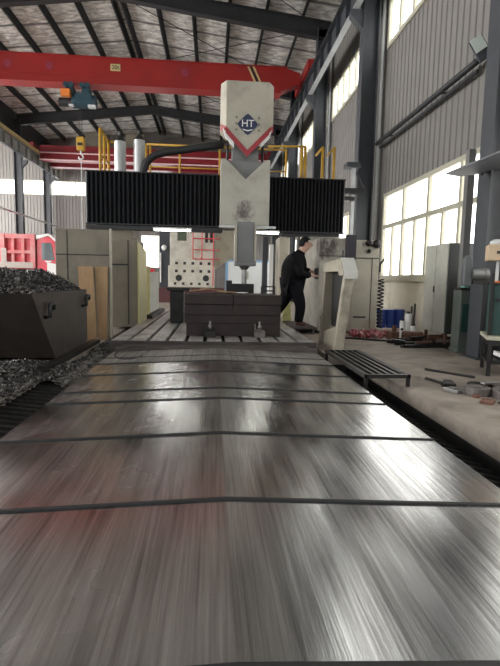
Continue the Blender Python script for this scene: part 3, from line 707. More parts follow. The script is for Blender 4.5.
# steel blocks
def blk(x0, x1, y0, y1, z0, z1, label):
    b = MB(); b.box(x0, x1, y0, y1, z0, z1)
    tag(b.build('steel_block', 'block', bevel=.008), label, 'steel block', 'dark steel blocks stacked on the machine table')
blk(-.38, .66, 7.27, 8.3, .12, .31, 'dark steel block at the bottom left of the stack on the table')
blk(.76, 1.05, 7.27, 8.25, .12, .31, 'short dark steel block at the bottom right of the stack on the table')
blk(-.41, 1.05, 7.28, 8.3, .31, .44, 'long dark steel block in the second layer of the stack')
blk(-.41, .32, 7.27, 8.3, .44, .6, 'dark steel block in the third layer, left half')
blk(.325, 1.05, 7.27, 8.3, .44, .6, 'dark steel block in the third layer, right half')
blk(-.41, .32, 7.25, 8.3, .6, .75, 'dark steel block on top of the stack, left half')
blk(.325, 1.06, 7.26, 8.3, .6, .75, 'dark steel block on top of the stack, right half')
def clamp(x, label):
    o = thing('screw_jack', (x, 7.15, .12), label, 'clamp', 'clamps in front of the stacked blocks')
    b = MB(); b.box(x - .08, x + .08, 7.08, 7.22, .12, .22); b.box(x - .05, x + .05, 7.1, 7.2, .22, .25); b.build('base', 'darksteel' if x < .3 else 'scrap', o, bevel=.006)
    b = MB(); b.cyl((x, 7.15, .25), (x, 7.15, .36), .018, 10); b.build('bolt', 'steel', o)
    b = MB(); b.cyl((x, 7.15, .27), (x, 7.15, .3), .035, 6); b.build('nut', 'steel', o)
clamp(-.02, 'dark steel clamp standing before the left end of the block stack')
clamp(.72, 'lighter steel clamp standing at the gap in the bottom block layer')
b = MB(); pl = []
for i in range(9):
    for j in range(4):
        x = -.36 + i * .095; y = 7.75 + j * .12
        pl.append((x, y, .765 + .05 * math.exp(-((i - 3) / 2.) ** 2) + .01 * math.sin(i * 2 + j)))
fs = [(i * 4 + j, i * 4 + j + 1, (i + 1) * 4 + j + 1, (i + 1) * 4 + j) for i in range(8) for j in range(3)]
b.add(pl, fs); o = b.build('cardboard_sheet', 'plywood'); sm = o.modifiers.new('solid', 'SOLIDIFY'); sm.thickness = .012; sm.offset = 1
tag(o, 'bent tan cardboard sheet lying on top of the steel blocks', 'cardboard')
rk = thing('wire_rack', (.98, 8.1, .75), 'small black wire rack on the right end of the block stack', 'rack')
b = MB()
for x in (.84, 1.04):
    for y in (7.98, 8.18): b.cyl((x, y, .75), (x, y, .88), .01, 6)
for z in (.8, .87):
    b.cyl((.84, 7.98, z), (1.04, 7.98, z), .009, 6); b.cyl((.84, 8.18, z), (1.04, 8.18, z), .009, 6); b.cyl((.84, 7.98, z), (.84, 8.18, z), .009, 6); b.cyl((1.04, 7.98, z), (1.04, 8.18, z), .009, 6)
b.build('frame', 'darksteel', rk)
b = MB()
for k in range(4): b.cyl((.88 + k * .04, 7.98, .8), (.88 + k * .04, 8.18, .8), .006, 6)
b.build('shelf_wires', 'steel', rk)
st = thing('angle_block', (-.66, 9.55, .12), 'black upright angle block on the table left of the steel stack', 'angle block')
b = MB(); b.box(-.8, -.54, 9.35, 9.75, .12, .74); b.build('body', 'darksteel', st, bevel=.01)
b = MB(); b.box(-.86, -.42, 9.3, 9.8, .74, .8); b.build('cap', 'darksteel', st, bevel=.01)
cl = thing('cable_drag_chain', (-1.2, 11.2, .12), 'dark cable drag chain lying along the left table edge', 'drag chain')
b = MB()
for k in range(22): b.box(-1.36, -1.24, 10.2 + k * .12, 10.3 + k * .12, .12, .2)
b.build('links', 'darksteel', cl)

# ------------------------------------------------------------------ left guards, boards
p = thing('machine_guard', (-2.04, 7.95, 0), 'tall grimy beige sheet metal guard behind the chip skip', 'guard')
b = MB(); b.box(-2.47, -1.63, 7.9, 7.95, 0, 1.72); b.box(-2.47, -2.42, 7.95, 8.7, 0, 1.7); b.build('body', 'beige', p, bevel=.012)
b = MB(); b.box(-2.465, -1.635, 7.893, 7.9, 1.315, 1.33); b.box(-2.29, -2.28, 7.893, 7.9, .05, 1.7); b.build('panel_seam', 'holes', p)
b = MB(); b.box(-1.63, -1.6, 7.88, 7.94, 0, 1.74); b.build('edge_post', 'cream', p)
def board(t0, t1, b0, b1, yb, yt, ztop, label):
    b = MB()
    b.hexa([(b0, yb, 0), (b1, yb, 0), (b1, yb + .03, 0), (b0, yb + .03, 0), (t0, yt, ztop), (t1, yt, ztop), (t1, yt + .03, ztop), (t0, yt + .03, ztop)])
    tag(b.build('plywood_board', 'plywood'), label, 'board', 'tan boards leaning on the beige guard')
board(-2.10, -1.87, -1.97, -1.755, 7.5, 7.8, 1.14, 'left one of two tan boards leaning on the beige guard')
board(-1.85, -1.65, -1.745, -1.63, 7.6, 7.84, 1.14, 'right one of two tan boards leaning on the beige guard')
b = MB(); b.box(-1.62, -1.44, 11.4, 11.46, 0.0, 1.25); 
tag(b.build('guard_strip', 'guardyellow'), 'narrow yellow green guard strip standing past the left column', 'guard')
b = MB(); b.box(-1.8, -1.5, 13.8, 13.86, 0.0, 1.15)
tag(b.build('metal_sheet', 'loc'), 'grey green metal sheet standing below the bright far window', 'sheet')
b = MB(); b.ball((-1.85, 13.83, 1.2), (.16, .08, .07), 10, 6); b.ball((-1.7, 13.83, 1.18), (.1, .06, .05), 8, 6)
tag(b.build('red_cloth', mat('bright_red_cloth', (.75, .05, .09), .7)), 'bright red cloth draped on the grey green sheet', 'cloth')

# ------------------------------------------------------------------ chip skip
sk = thing('chip_skip', (-2.8, 5.9, 0), 'dark rusty steel skip heaped with metal chips at left', 'skip')
w = .03; xr, xl, zt, zb_ = -1.77, -4.3, .80, .05
F0, F1, B1, B0 = (4.9, zt), (5.58, zb_), (7.0, zb_), (7.0, zt)
b = MB()
for x in (xr - w, xl): b.prism([F0, F1, B1, B0], 'x', x, x + w)
b.hexa([(xl + w, 5.58, zb_), (xr - w, 5.58, zb_), (xr - w, 5.61, zb_), (xl + w, 5.61, zb_), (xl + w, 4.9, zt), (xr - w, 4.9, zt), (xr - w, 4.93, zt), (xl + w, 4.93, zt)])
b.box(xl + w, xr - w, 6.97, 7.0, zb_, zt); b.box(xl + w, xr - w, 5.58, 7.0, zb_, zb_ + w)
b.build('body', 'bin', sk)
for y, z in ((5.25, .66), (6.75, .7)):
    q = MB(); q.tube([(-1.77, y, z - .12), (-1.71, y, z - .11), (-1.71, y, z), (-1.71, y + .02, z + .02), (-1.71, y + .14, z + .02), (-1.71, y + .15, z - .03), (-1.77, y + .15, z - .04)], .022, 8); q.build('lifting_lug', 'black', sk, smooth=True)
MB().box(-1.78, -1.66, 4.9, 7.3, 0., .05).build('skid', 'darksteel', sk); MB().box(-4.3, -4.2, 5., 7.3, 0, .05).build('skid', 'darksteel', sk)

def heap(name, fn, x0, x1, y0, y1, nx, ny, nf, label, size=(.009, .024)):
    b = MB(); vs = []
    for i in range(nx + 1):
        for j in range(ny + 1):
            x = x0 + (x1 - x0) * i / nx; y = y0 + (y1 - y0) * j / ny
            vs.append((x, y, fn(x, y) + (random.random() - .5) * .02))
    fs = [(i * (ny + 1) + j, (i + 1) * (ny + 1) + j, (i + 1) * (ny + 1) + j + 1, i * (ny + 1) + j + 1) for i in range(nx) for j in range(ny)]
    b.add(vs, fs)
    for _ in range(nf):
        x = random.uniform(x0, x1); y = random.uniform(y0, y1); z = fn(x, y)
        if z < -.02: continue
        s_ = random.uniform(*size); L_ = s_ * random.uniform(1, 2.4)
        a = Vector((random.gauss(0, 1), random.gauss(0, 1), random.gauss(0, .7))).normalized(); c = a.orthogonal().normalized()
        c = (Matrix.Rotation(random.random() * 6.28, 3, a) @ c); d = a.cross(c)
        P = Vector((x, y, z + random.random() * .025))
        # a little curled flake: two hinged quads
        b.add([P - a * L_ / 2 + c * s_ / 2, P + a * L_ / 2 + c * s_ / 2, P + a * L_ / 2 + d * s_ * .4, P - a * L_ / 2 + d * s_ * .4, P + a * L_ / 2 - c * s_ / 2, P - a * L_ / 2 - c * s_ / 2], [(0, 1, 2, 3), (3, 2, 4, 5)])
    return tag(b.build(name, 'chips'), label, 'metal chips', kind='stuff')
def hz1(x, y):
    e = min((x - xl) / .5, (xr - x) / .45, (y - 4.95) / .5, (6.95 - y) / .4, 1); e = max(0, e) ** .7
    return .74 + e * (.22 + .16 * noise.noise(Vector((x * 1.4, y * 1.6, 2)))) + .12 * math.exp(-((x + 2.75) / .5) ** 2 - ((y - 6.1) / .6) ** 2)
heap('metal_chips', hz1, xl + .05, xr - .05, 4.97, 6.93, 60, 50, 10000, 'curly grey metal chips heaped in the rusty skip')
def hz2(x, y):
    n = noise.noise(Vector((x * 2, y * 2, 5)))
    e = max(0, min(1, (y - 2.3) / 1.2)) * max(0, min(1, (-1.58 - x) / .35))
    q = max(0, 1 - max(0, y - 5.1) / .5)
    return -.02 + e * q * (.12 + .07 * n) + .02 * n
heap('metal_chips', hz2, -4.2, -1.6, 2.2, 5.6, 60, 70, 14000, 'dark glinting metal chips spread on the floor before the skip', size=(.006, .016))
def hz3(x, y): return -.1 + .1 * math.exp(-((x + 1.52) / .13) ** 2) + .03 * noise.noise(Vector((x * 3, y * 3, 9)))
heap('metal_chips', hz3, -1.62, -1.23, 4.6, 7.6, 14, 60, 2200, 'metal chips fallen between the covers and the beige guard', size=(.008, .022))

# ------------------------------------------------------------------ telescopic covers
CX, HW = .07, 1.28
edges = [1.03, 1.89, 2.74, 3.56, 3.89, 4.58, 5.18, 5.54]
lab = ['nearest shiny steel way cover filling the bottom of the picture', 'second shiny steel way cover from the viewer', 'third shiny steel way cover from the viewer',
       'narrow exposed strip of steel way cover between two close black wipers', 'fifth steel way cover, catching the window glare', 'sixth steel way cover with a wire loop on it',
       'dull dusty steel way cover behind the shiny ones', 'last dusty steel way cover before the machine table']
for k, y0 in enumerate(edges):
    y1 = edges[k + 1] + .12 if k + 1 < len(edges) else 6.04
    dz = .004 * k
    zc, ze = .083 + dz, .03 + dz
    o = thing('way_cover', (CX, y0, zc), lab[k], 'way cover', 'telescopic way covers')
    b = MB(); n = 16; vs = []; t_ = .003
    pr = []
    for i in range(n + 1):
        u = -1 + 2 * i / n; pr.append((CX + u * HW, ze + (zc - ze) * (1 - abs(u) ** 1.0)))
    vs = [(x, y, z) for y in (y0, y1) for x, z in pr]; m_ = n + 1
    vs += [(x, y, z - t_) for y in (y0, y1) for x, z in pr]
    fs = []
    for i in range(n):
        fs += [(i, i + 1, m_ + i + 1, m_ + i), (2 * m_ + i + 1, 2 * m_ + i, 3 * m_ + i, 3 * m_ + i + 1), (i + 1, i, 2 * m_ + i, 2 * m_ + i + 1)]
    b.add(vs, fs)
    ob = b.build('cover_plate', 'cover' if k < 6 else 'coverdull', o)
    b = MB()
    for sx in (-1, 1):
        x = CX + sx * HW; xa, xb = sorted((x, x - sx * .01)); b.box(xa, xb, y0, y1, -.3, ze)
    b.build('side_skirt', 'rib', o)
    # front lip with black wiper
    b = MB(); lipz = .009 if k < 6 else .05
    for i in range(n):
        (xa, za), (xb, zb2) = pr[i], pr[i + 1]
        b.hexa([(xa, y0 - .012, za - lipz - .004), (xb, y0 - .012, zb2 - lipz - .004), (xb, y0 + .012, zb2 - lipz - .004), (xa, y0 + .012, za - lipz - .004), (xa, y0 - .012, za + .003), (xb, y0 - .012, zb2 + .003), (xb, y0 + .008, zb2 + .003), (xa, y0 + .008, za + .003)])
    wp = b.build('wiper', 'rubber' if k < 7 else 'tableside', o)
b = MB(); b.box(CX - HW, CX + HW, 6.2, 6.66, .0, .07); b.box(CX - HW, CX + HW + .03, 6.06, 6.2, .0, .1)
o = b.build('cover_bracket', 'tableside', bevel=.008); tag(o, 'stained steel bracket strip between the covers and the table', 'bracket')
b = MB(); pts = [(-.82 + .17 * math.cos(t_ * PI / 8), 5.0 + .1 * math.sin(t_ * PI / 8), .155 + .05 * (1 + math.sin(t_ * PI / 8 + .4))) for t_ in range(15)]
b.tube(pts, .007, 6)
tag(b.build('wire_loop', 'darksteel', smooth=True), 'dark loop of wire lying on the sixth cover at left', 'wire')
# pit ribs
def ribs(x0, x1, y0, y1, za, zb2, label):
    b = MB(); y = y0
    while y < y1:
        b.hexa([(x0, y, za - .05), (x1, y, zb2 - .05), (x1, y + .035, zb2 - .05), (x0, y + .035, za - .05), (x0, y, za), (x1, y, zb2), (x1, y + .035, zb2), (x0, y + .035, za)]); y += .11
    b.box(x0, x0 + .02, y0, y1, za - .09, za - .05); b.box(x1 - .02, x1, y0, y1, zb2 - .09, zb2 - .05)
    tag(b.build('pit_grating', 'rib'), label, 'grating')
ribs(1.36, 1.79, .6, 6.15, -.1, -.2, 'black ribbed grating in the pit right of the covers')
ribs(-1.63, -1.22, .6, 4.7, -.04, -.08, 'black ribbed grating in the pit left of the covers')

# low black rack over the pit
rk = thing('steel_rack', (1.66, 4.8, 0), 'low black steel slatted rack over the pit beside the covers', 'rack')
b = MB()
for k in range(6): x = 1.47 + k * .074; b.box(x - .014, x + .014, 4.36, 5.9, .09, .115)
b.build('slat', 'darksteel', rk)
b = MB(); b.box(1.44, 1.87, 4.33, 4.36, .085, .12); b.box(1.44, 1.87, 5.9, 5.93, .085, .12); b.box(1.43, 1.46, 4.33, 5.93, .085, .12); b.box(1.85, 1.88, 4.33, 5.93, .085, .12); b.build('frame', 'darksteel', rk)
for x, y, z in ((1.85, 4.34, 0), (1.85, 5.9, 0), (1.44, 4.34, -.13), (1.44, 5.9, -.13)):
    MB().box(x, x + .03, y, y + .03, z, .085).build('leg', 'darksteel', rk)

# ------------------------------------------------------------------ truck
tr = thing('dump_truck', (-9.5, 25., 0), 'red dump truck with ribbed tipper body parked behind the skip', 'truck')
x0, x1, y0, y1, z0, z1 = -13.2, -8.85, 24.9, 27.2, 1.3, 3.0
b = MB(); b.box(x0, x1, y0 + .14, y1, z0, z1); bd = b.build('tipper_body', 'truckred', tr)
b = MB()
nb = 3; bw = (x1 - x0) / nb
for k in range(nb + 1): x = x0 + bw * k; b.box(x - .11, x + .11, y0 - .06, y0 + .14, z0 + .05, z1)
for z, h_ in ((z0 + .05, .28), (2.05, .16), (z1 - .22, .22)): b.box(x0, x1, y0 - .03, y0 + .14, z, z + h_)
for k in range(nb):
    for j in (1, 2): x = x0 + bw * (k + j / 3); b.box(x - .07, x + .07, y0 - .02, y0 + .14, z0 + .05, z1)
b.build('rib_frame', mat('dusty_pink_red_paint', (.62, .17, .17), .5, var=.15, dirt=(.55, .42, .38), dirt_amt=.6, dirt_scale=1.2), bd)
b = MB(); b.box(x0, x1, y0 - .07, y0 - .031, z0 + .04, z0 + .33)
for k in range(nb): b.box(x0 + bw * k - .06, x0 + bw * k + .2, y0 - .075, y0 - .061, z0 + .3, z0 + 1.0)
b.build('dusty_skirt', 'dust', bd)
b = MB(); b.box(-13.2, -7.8, 25.3, 26.8, .8, 1.25); b.build('chassis', 'black', tr)
cabp = [(-8.7, .8), (-7.72, .8), (-7.66, 1.6), (-7.82, 2.75), (-8.15, 2.92), (-8.7, 2.92)]
b = MB(); b.prism(cabp, 'y', 24.95, 27.2); cab = b.build('cab', 'truckred', tr, bevel=.05)
b = MB(); b.prism([(-8.45, 1.75), (-7.85, 1.75), (-7.98, 2.6), (-8.45, 2.6)], 'y', 24.93, 24.95); b.build('side_window', 'glass', cab)
b = MB(); b.prism([(-8.7, 2.75), (-8.1, 2.95), (-7.7, 2.6), (-7.66, 2.7), (-8.1, 3.05), (-8.7, 2.95)], 'y', 24.9, 27.2); b.build('roof_visor', 'white', cab)
b = MB(); b.prism([(-8.2, 1.0), (-7.7, 1.0), (-7.68, 1.55), (-8.2, 1.65)], 'y', 24.92, 24.95); b.box(-8.3, -8.0, 24.93, 24.95, 1.65, 1.72); b.build('door_panel', 'white', cab)
b = MB(); b.cyl((-7.75, 24.9, 2.5), (-7.55, 24.75, 2.55), .02, 6); b.box(-7.6, -7.5, 24.68, 24.78, 1.95, 2.5); b.build('mirror', 'black', cab)
b = MB(); b.box(-8.85, -8.7, 25., 27., 1.3, 2.8); b.build('air_stack', 'darksteel', tr)
for x in (-12.2, -10.9, -8.2):
    for y in (24.95, 26.9): MB().cyl((x, y, .5), (x, y + .3, .5), .5, 24).build('wheel', 'tyre', tr)

# ------------------------------------------------------------------ far machines
fm = thing('boring_machine', (-.8, 20.2, 0), 'cream boring machine with square holes and red pipework in the background', 'boring machine')
b = MB(); b.box(-1.72, .05, 20., 21.4, 1.5, 3.2); b.box(-1.78, .1, 19.9, 21.4, .62, 1.5); bd = b.build('casting', mat('lit_cream_casting', (.60, .57, .49), .5, var=.08, dirt=(.3, .27, .2), dirt_amt=.5), fm, bevel=.02)  # lighter cream holds the brighter light falling on this machine
for z in (1.6, 1.28):
    for k in range(5): x = -1.45 + k * .33; yy = 20. if z > 1.5 else 19.9; MB().box(x - .055, x + .055, yy - .006, yy, z - .055, z + .055).build('square_hole', 'holes', bd)
for x in (-1.35, -.25): MB().cyl((x, 19.89, 1.), (x, 19.9, 1.), .13, 16).build('round_hole', 'holes', bd)
for k in range(5): x = -1.5 + k * .33; MB().box(x - .05, x + .05, 19.894, 19.9, .72, .82).build('square_hole', 'holes', bd)
b = MB(); b.box(-1.42, -1.05, 19.99, 20., 2.5, 2.85); b.build('hatch', 'hatchgreen', bd)
b = MB(); b.box(-.3, -.18, 19.99, 20., 2.45, 2.85); b.box(-.1, .02, 19.99, 20., 2.45, 2.85); b.build('hatch', 'holes', bd)
b = MB()
for x in (-.78, -.42, .04): b.cyl((x, 19.86, 1.75 if x < 0 else .7), (x, 19.86, 3.1), .022, 6)
for z in (1.78, 2.15, 2.6): b.cyl((-.8, 19.86, z), (.3, 19.86, z), .022, 6)
b.build('pipework', 'redgrid', bd)
b = MB(); b.box(-2.15, -1.72, 20.1, 21.4, 0.6, 3.4); b.build('column', 'column', fm)
b = MB(); b.box(-2.4, .5, 19.7, 21.6, 0, .6); b.build('base', mat('dark_maroon_base', (.09, .03, .03), .6), fm)
b = MB(); b.cyl((-2.1, 20.05, .8), (-2.1, 20.05, 2.0), .03, 8); b.ball((-1.95, 19.95, 2.2), (.1, .08, .12)); b.build('hand_lever', 'white', fm)
b = MB(); b.box(.12, .95, 21., 22., 1.95, 3.3); b.prism([(.12, 1.95), (.95, 1.95), (.12, 1.4)], 'y', 21., 21.6); b.build('headstock', 'cream', fm)
pt = thing('office_partition', (1.8, 26, 0), 'white site partition with light blue frame behind the spindle', 'partition')
b = MB(); b.box(.78, 3.1, 26, 26.08, 0, 1.98); b.build('board', 'panelwhite', pt)
b = MB(); b.box(.72, 3.16, 25.97, 26.1, 1.92, 2.02); b.box(.72, .84, 25.97, 26.1, 0, 1.92); b.box(3.06, 3.16, 25.97, 26.1, 0, 1.92); b.build('frame', 'bluetrim', pt)
b = MB(); b.box(1.75, 1.95, 25.96, 26.0, 1.0, 1.42); b.build('notice', 'loc', pt)
ms = thing('machine_column', (1.95, 14.6, 0), 'cream ribbed machine column standing behind the man', 'machine column')
b = MB(); b.box(1.98, 2.3, 14.4, 15.2, 0, 2.25); b.build('body', 'cream', ms, bevel=.02)
b = MB(); b.box(1.72, 1.84, 14.6, 14.75, 0, 2.05); b.build('post', 'white', ms)
b = MB(); b.box(1.55, 1.7, 14.9, 15.1, 0, 2.3); b.build('guide', 'column', ms)
b = MB(); b.hexa([(1.52, 10.3, .0), (1.72, 10.3, .0), (1.72, 10.34, .0), (1.52, 10.34, .0), (1.58, 10.36, .7), (1.7, 10.36, .7), (1.7, 10.4, .7), (1.58, 10.4, .7)])
tag(b.build('plastic_sheet', 'yellowcloth'), "pale yellow plastic sheet standing behind the man's legs", 'sheet')

# ------------------------------------------------------------------ right side
lk = thing('locker', (3.75, 7.6, 0), 'tall grey green two door locker in front of the low window', 'locker')
b = MB(); b.box(3.6, 3.98, 7.15, 7.93, .2, 1.6); b.build('body', mat('dark_grey_body', (.035, .037, .034), .5), lk, bevel=.012)  # body much darker than the doors
for y0, y1 in ((7.16, 7.535), (7.55, 7.92)):
    MB().box(3.58, 3.6, y0, y1, .21, 1.59).build('door', 'loc', lk, bevel=.004)
b = MB(); b.box(3.565, 3.58, 7.54, 7.56, .84, .94); b.build('handle', 'black', lk)
b = MB()
for x in (3.62, 3.92):
    for y in (7.18, 7.86): b.box(x, x + .04, y, y + .04, 0, .2)
b.box(3.64, 3.9, 7.3, 7.8, 0, .12)
b.build('stand', 'brown', lk)
pj = thing('jib_post', (3.66, 6.9, 0), 'tall grey vertical post in front of the low window', 'post')
b = MB(); b.box(3.65, 3.75, 6.85, 6.95, 0.02, 2.9); b.build('pole', 'ramgrey', pj)
b = MB(); b.box(3.55, 3.85, 6.75, 7.05, 0, .02); b.build('base_plate', 'darksteel', pj)
b = MB(); b.cyl((3.68, 6.78, .83), (3.68, 6.78, .98), .055, 14)
o = b.build('green_can', 'mint', pj, smooth=False)
MB().box(3.64, 3.72, 6.72, 6.85, .81, .83).build('can_bracket', 'darksteel', pj)
# drill press
dp = thing('belt_grinder', (3.15, 5.7, .95), 'grey belt grinder with rounded guard and side motor by the wooden crate', 'grinder')
pr = [(3.055, .95)] + [(3.105 + .05 * math.cos(PI - k * PI / 10), 1.27 + .06 * math.sin(k * PI / 10)) for k in range(11)] + [(3.155, .95)]
b = MB(); b.prism(pr, 'y', 5.66, 5.74); b.build('belt_guard', mat('grey_belt_guard', (.075, .08, .085), .5), dp, bevel=.015)
b = MB(); b.cyl((3.155, 5.7, 1.1), (3.31, 5.7, 1.1), .07, 18); b.cyl((3.31, 5.7, 1.1), (3.36, 5.7, 1.1), .076, 18); b.build('motor', 'ramgrey', dp)
b = MB(); b.box(3.17, 3.34, 5.66, 5.78, .98, 1.03); b.box(3.3, 3.52, 5.72, 5.95, .98, 1.02); b.build('wall_bracket', 'darksteel', dp)
b = MB(); b.box(3.16, 3.2, 5.67, 5.73, 1.02, 1.18); b.build('terminal_cover', 'cabgreen', dp)
mp = thing('machine_pedestal', (3.54, 6.6, 0), 'grey green machine pedestal standing beside the vertical post', 'pedestal')
b = MB(); b.box(3.47, 3.66, 6.5, 6.75, 0, .08); b.box(3.485, 3.65, 6.52, 6.74, .08, .9); b.build('body', 'drillgreen', mp, bevel=.015)
b = MB(); b.box(3.47, 3.66, 6.5, 6.76, .9, .93); b.build('top_plate', 'darksteel', mp)
b = MB(); b.box(3.52, 3.62, 6.512, 6.52, .3, .7); b.build('access_panel', 'cabgreen', mp)
# grey hood
hd = thing('sheet_hood', (3.2, 5.6, 2.2), 'grey sloping sheet metal hood jutting over the workbench', 'hood')
b = MB(); b.hexa([(2.71, 5.6, 2.25), (3.2, 4.62, 2.44), (4.0, 6.2, 2.50), (3.08, 6.0, 2.32), (2.71, 5.6, 2.265), (3.2, 4.62, 2.46), (4.0, 6.2, 2.52), (3.08, 6.0, 2.34)]); b.build('canopy', 'hood', hd)
b = MB(); b.cyl((3.75, 6.05, 2.7), (3.75, 6.2, 3.2), .03, 8); b.cyl((3.4, 6.04, 2.36), (3.75, 6.2, 3.2), .02, 8); b.build('wall_bracket', 'column', hd)
# green work cabinet and bench
wb = thing('workbench', (3.3, 5.0, 0), 'black steel bench with cream top in front of the green cabinet', 'workbench')
b = MB(); b.box(2.88, 3.7, 4.86, 5.5, .39, .43); b.build('benchtop', 'winframe', wb, bevel=.006)
b = MB(); b.box(2.9, 3.68, 4.88, 4.91, .33, .39); b.box(2.9, 3.68, 5.45, 5.48, .33, .39); b.box(2.9, 2.93, 4.9, 5.45, .33, .39); b.box(2.9, 3.68, 4.88, 4.91, .13, .16); b.box(2.9, 2.93, 4.9, 5.45, .13, .16); b.build('frame', 'darksteel', wb)
for x, y in ((2.9, 4.88), (3.64, 4.88), (2.9, 5.44), (3.64, 5.44)): MB().box(x, x + .04, y, y + .04, 0, .33 if True else .39).build('leg', 'darksteel', wb)
b = MB(); b.box(2.93, 3.68, 4.91, 5.44, .16, .165); b.build('lower_shelf', 'darksteel', wb)
b = MB(); b.obox((3.3, 5.15, .2), (.55, .3, .05), (0, .05, .2))
tag(b.build('white_tray', 'white', bevel=.01), 'white tray lying on the lower shelf of the black bench', 'tray')
gc = thing('tool_cabinet', (3.35, 5.3, .43), 'deep green tool cabinet standing on the cream bench top', 'tool cabinet')
b = MB(); b.box(2.93, 3.68, 5.02, 5.45, .43, .98); b.build('body', 'cabgreen', gc, bevel=.01)
b = MB(); b.box(2.91, 3.7, 5.0, 5.47, .98, 1.0); b.box(2.9, 2.93, 4.99, 5.02, .43, 1.1); b.build('top_rim', 'darksteel', gc)
b = MB(); b.box(2.96, 3.66, 5.0, 5.02, .80, .83); b.build('shelf_lip', 'darksteel', gc)
b = MB(); b.obox((3.12, 5.15, 1.03), (.22, .12, .06), (0, -.25, .3))
tag(b.build('red_bag', mat('faded_pink_red_plastic', (.6, .12, .16), .5), bevel=.02), 'pinkish red bag lying on the green tool cabinet', 'bag')
b = MB(); b.obox((3.02, 5.2, 1.01), (.16, .1, .02), (0, 0, .2))
tag(b.build('orange_board', 'orange'), 'small orange board lying on the green tool cabinet', 'board')
for k, (x, l_) in enumerate(((3.05, 'left'), (3.2, 'right'))):
    b = MB(); b.cyl((x, 4.99, .83), (x, 4.99, .88), .025, 10)
    tag(b.build('small_jar', 'plastic'), 'small pale jar on the lip of the green cabinet, %s one' % l_, 'jar', 'jars on the green cabinet lip')
cr2 = thing('wooden_crate', (3.1, 5.2, 1.28), 'pale wooden crate on a post above the green cabinet', 'crate')
b = MB(); b.box(2.92, 3.4, 5.05, 5.35, 1.28, 1.3); b.box(2.92, 3.4, 5.05, 5.07, 1.3, 1.45); b.box(2.92, 3.4, 5.33, 5.35, 1.3, 1.45); b.box(2.92, 2.94, 5.07, 5.33, 1.3, 1.45); b.box(3.38, 3.4, 5.07, 5.33, 1.3, 1.45); b.build('body', 'wood', cr2)
b = MB(); b.box(3.0, 3.06, 5.04, 5.05, 1.35, 1.38); b.box(3.1, 3.14, 5.04, 5.05, 1.34, 1.38); b.build('slot', 'holes', cr2)
for x in (3.02, 3.3): MB().box(x, x + .03, 5.18, 5.21, 1.04, 1.28).build('support', 'pipe', cr2)
b = MB()
for k in range(9): b.ball((2.98 + random.random() * .36, 5.12 + random.random() * .16, 1.44 + random.random() * .05), (random.uniform(.05, .09), .06, .045), 8, 6)
tag(b.build('plastic_wrap', 'plastic', smooth=True), 'crumpled clear plastic wrap piled in the wooden crate', 'wrap')

piv = Vector((2.9, 4.88, 0)); ra = math.radians(-24); Rz = Matrix.Rotation(ra, 3, 'Z')
for o in [q for q in D.objects if q.parent is None and q.name.split('.')[0] in ('workbench', 'white_tray', 'tool_cabinet', 'red_bag', 'orange_board', 'small_jar', 'wooden_crate', 'plastic_wrap')]:
    o.location = piv + Rz @ (o.location - piv) + Vector((.05, 0, 0)); o.rotation_euler.z += ra
    if o.name.startswith(('wooden_crate', 'plastic_wrap')): o.location += Vector((-.07, 0, -.04))

# floodlight on a pole along the wall
fl = thing('floodlight', (3.85, 7.2, 4.3), 'grey floodlight on a long dark pole along the right wall', 'floodlight')
MB().cyl((3.9, 11.68, 4.28), (3.9, 7.28, 4.28), .05, 10).build('pole', 'frame', fl, smooth=True)
b = MB(); b.box(3.96, 4.0, 7.4, 11.68, 4.17, 4.22); b.build('cable_tray', 'frame', fl)
b = MB(); b.obox((3.875, 7.16, 4.40), (.2, .05, .34), (.1, -.56, -.35)); lamp = b.build('housing', 'column', fl, bevel=.015)
b = MB(); b.obox((3.825, 7.135, 4.455), (.165, .02, .2), (.1, -.56, -.35)); b.build('lens', mat('grey_glass_lens', (.55, .60, .56), .2, var=.05), lamp)
b = MB(); b.cyl((3.9, 7.3, 4.28), (3.92, 7.2, 4.33), .03, 8)
for y in (8.5, 11.): b.cyl((3.9, y, 4.28), (4.07, y, 4.28), .02, 6)
b.build('arm', 'frame', fl)
b = MB(); b.cyl((3.85, 6.05, 4.6), (3.7, 5.75, 4.5), .03, 8); b.obox((3.65, 5.7, 4.45), (.18, .1, .28), (.4, 0, .4))
b.box(3.8, 3.85, 6.04, 6.14, 4.5, 4.7)
tag(b.build('wall_lamp', 'pipe'), 'pale wall lamp fixed to the nearest right column', 'lamp')

# floor clutter
b = MB(); b.box(3.3, 4.07, 9.3, 10.4, 0, .06); tag(b.build('plinth', 'pinkplinth', bevel=.01), 'pale pink concrete plinth under the blue pails', 'plinth')
for i, (x, y, l_) in enumerate(((3.48, 9.62, 'first from left'), (3.66, 9.6, 'second from left'), (3.84, 9.58, 'third from left'), (3.93, 9.85, 'fourth, half hidden at the back'))):
    pl_ = thing('blue_pail', (x, y, .06), 'blue plastic pail on the pink plinth, ' + l_, 'pail', 'blue pails below the window')
    MB().cyl((x, y, .06), (x, y, .4), .085, 20, .1).build('bucket', 'blue', pl_)
    MB().cyl((x, y, .4), (x, y, .43), .105, 20).build('lid', 'blue', pl_)
spots = [(3.6, 8.3, .1, .06, .22, 'white bottle standing left of the locker foot'), (3.44, 8.4, .09, .055, .3, 'taller pale bottle behind the rusty casting'), (3.37, 8.25, .08, .05, .14, 'short white tin beside the pale bottles'), (3.6, 8.55, .09, .06, .42, 'tallest white canister between pails and locker')]
for x, y, _, r, hgt, l_ in spots:
    c_ = thing('canister', (x, y, 0), l_, 'canister', 'pale canisters left of the locker')
    MB().cyl((x, y, 0), (x, y, hgt), r, 14).build('body', 'white', c_)
    MB().cyl((x, y, hgt), (x, y, hgt + .04), r * .45, 10).build('cap', 'darksteel', c_)
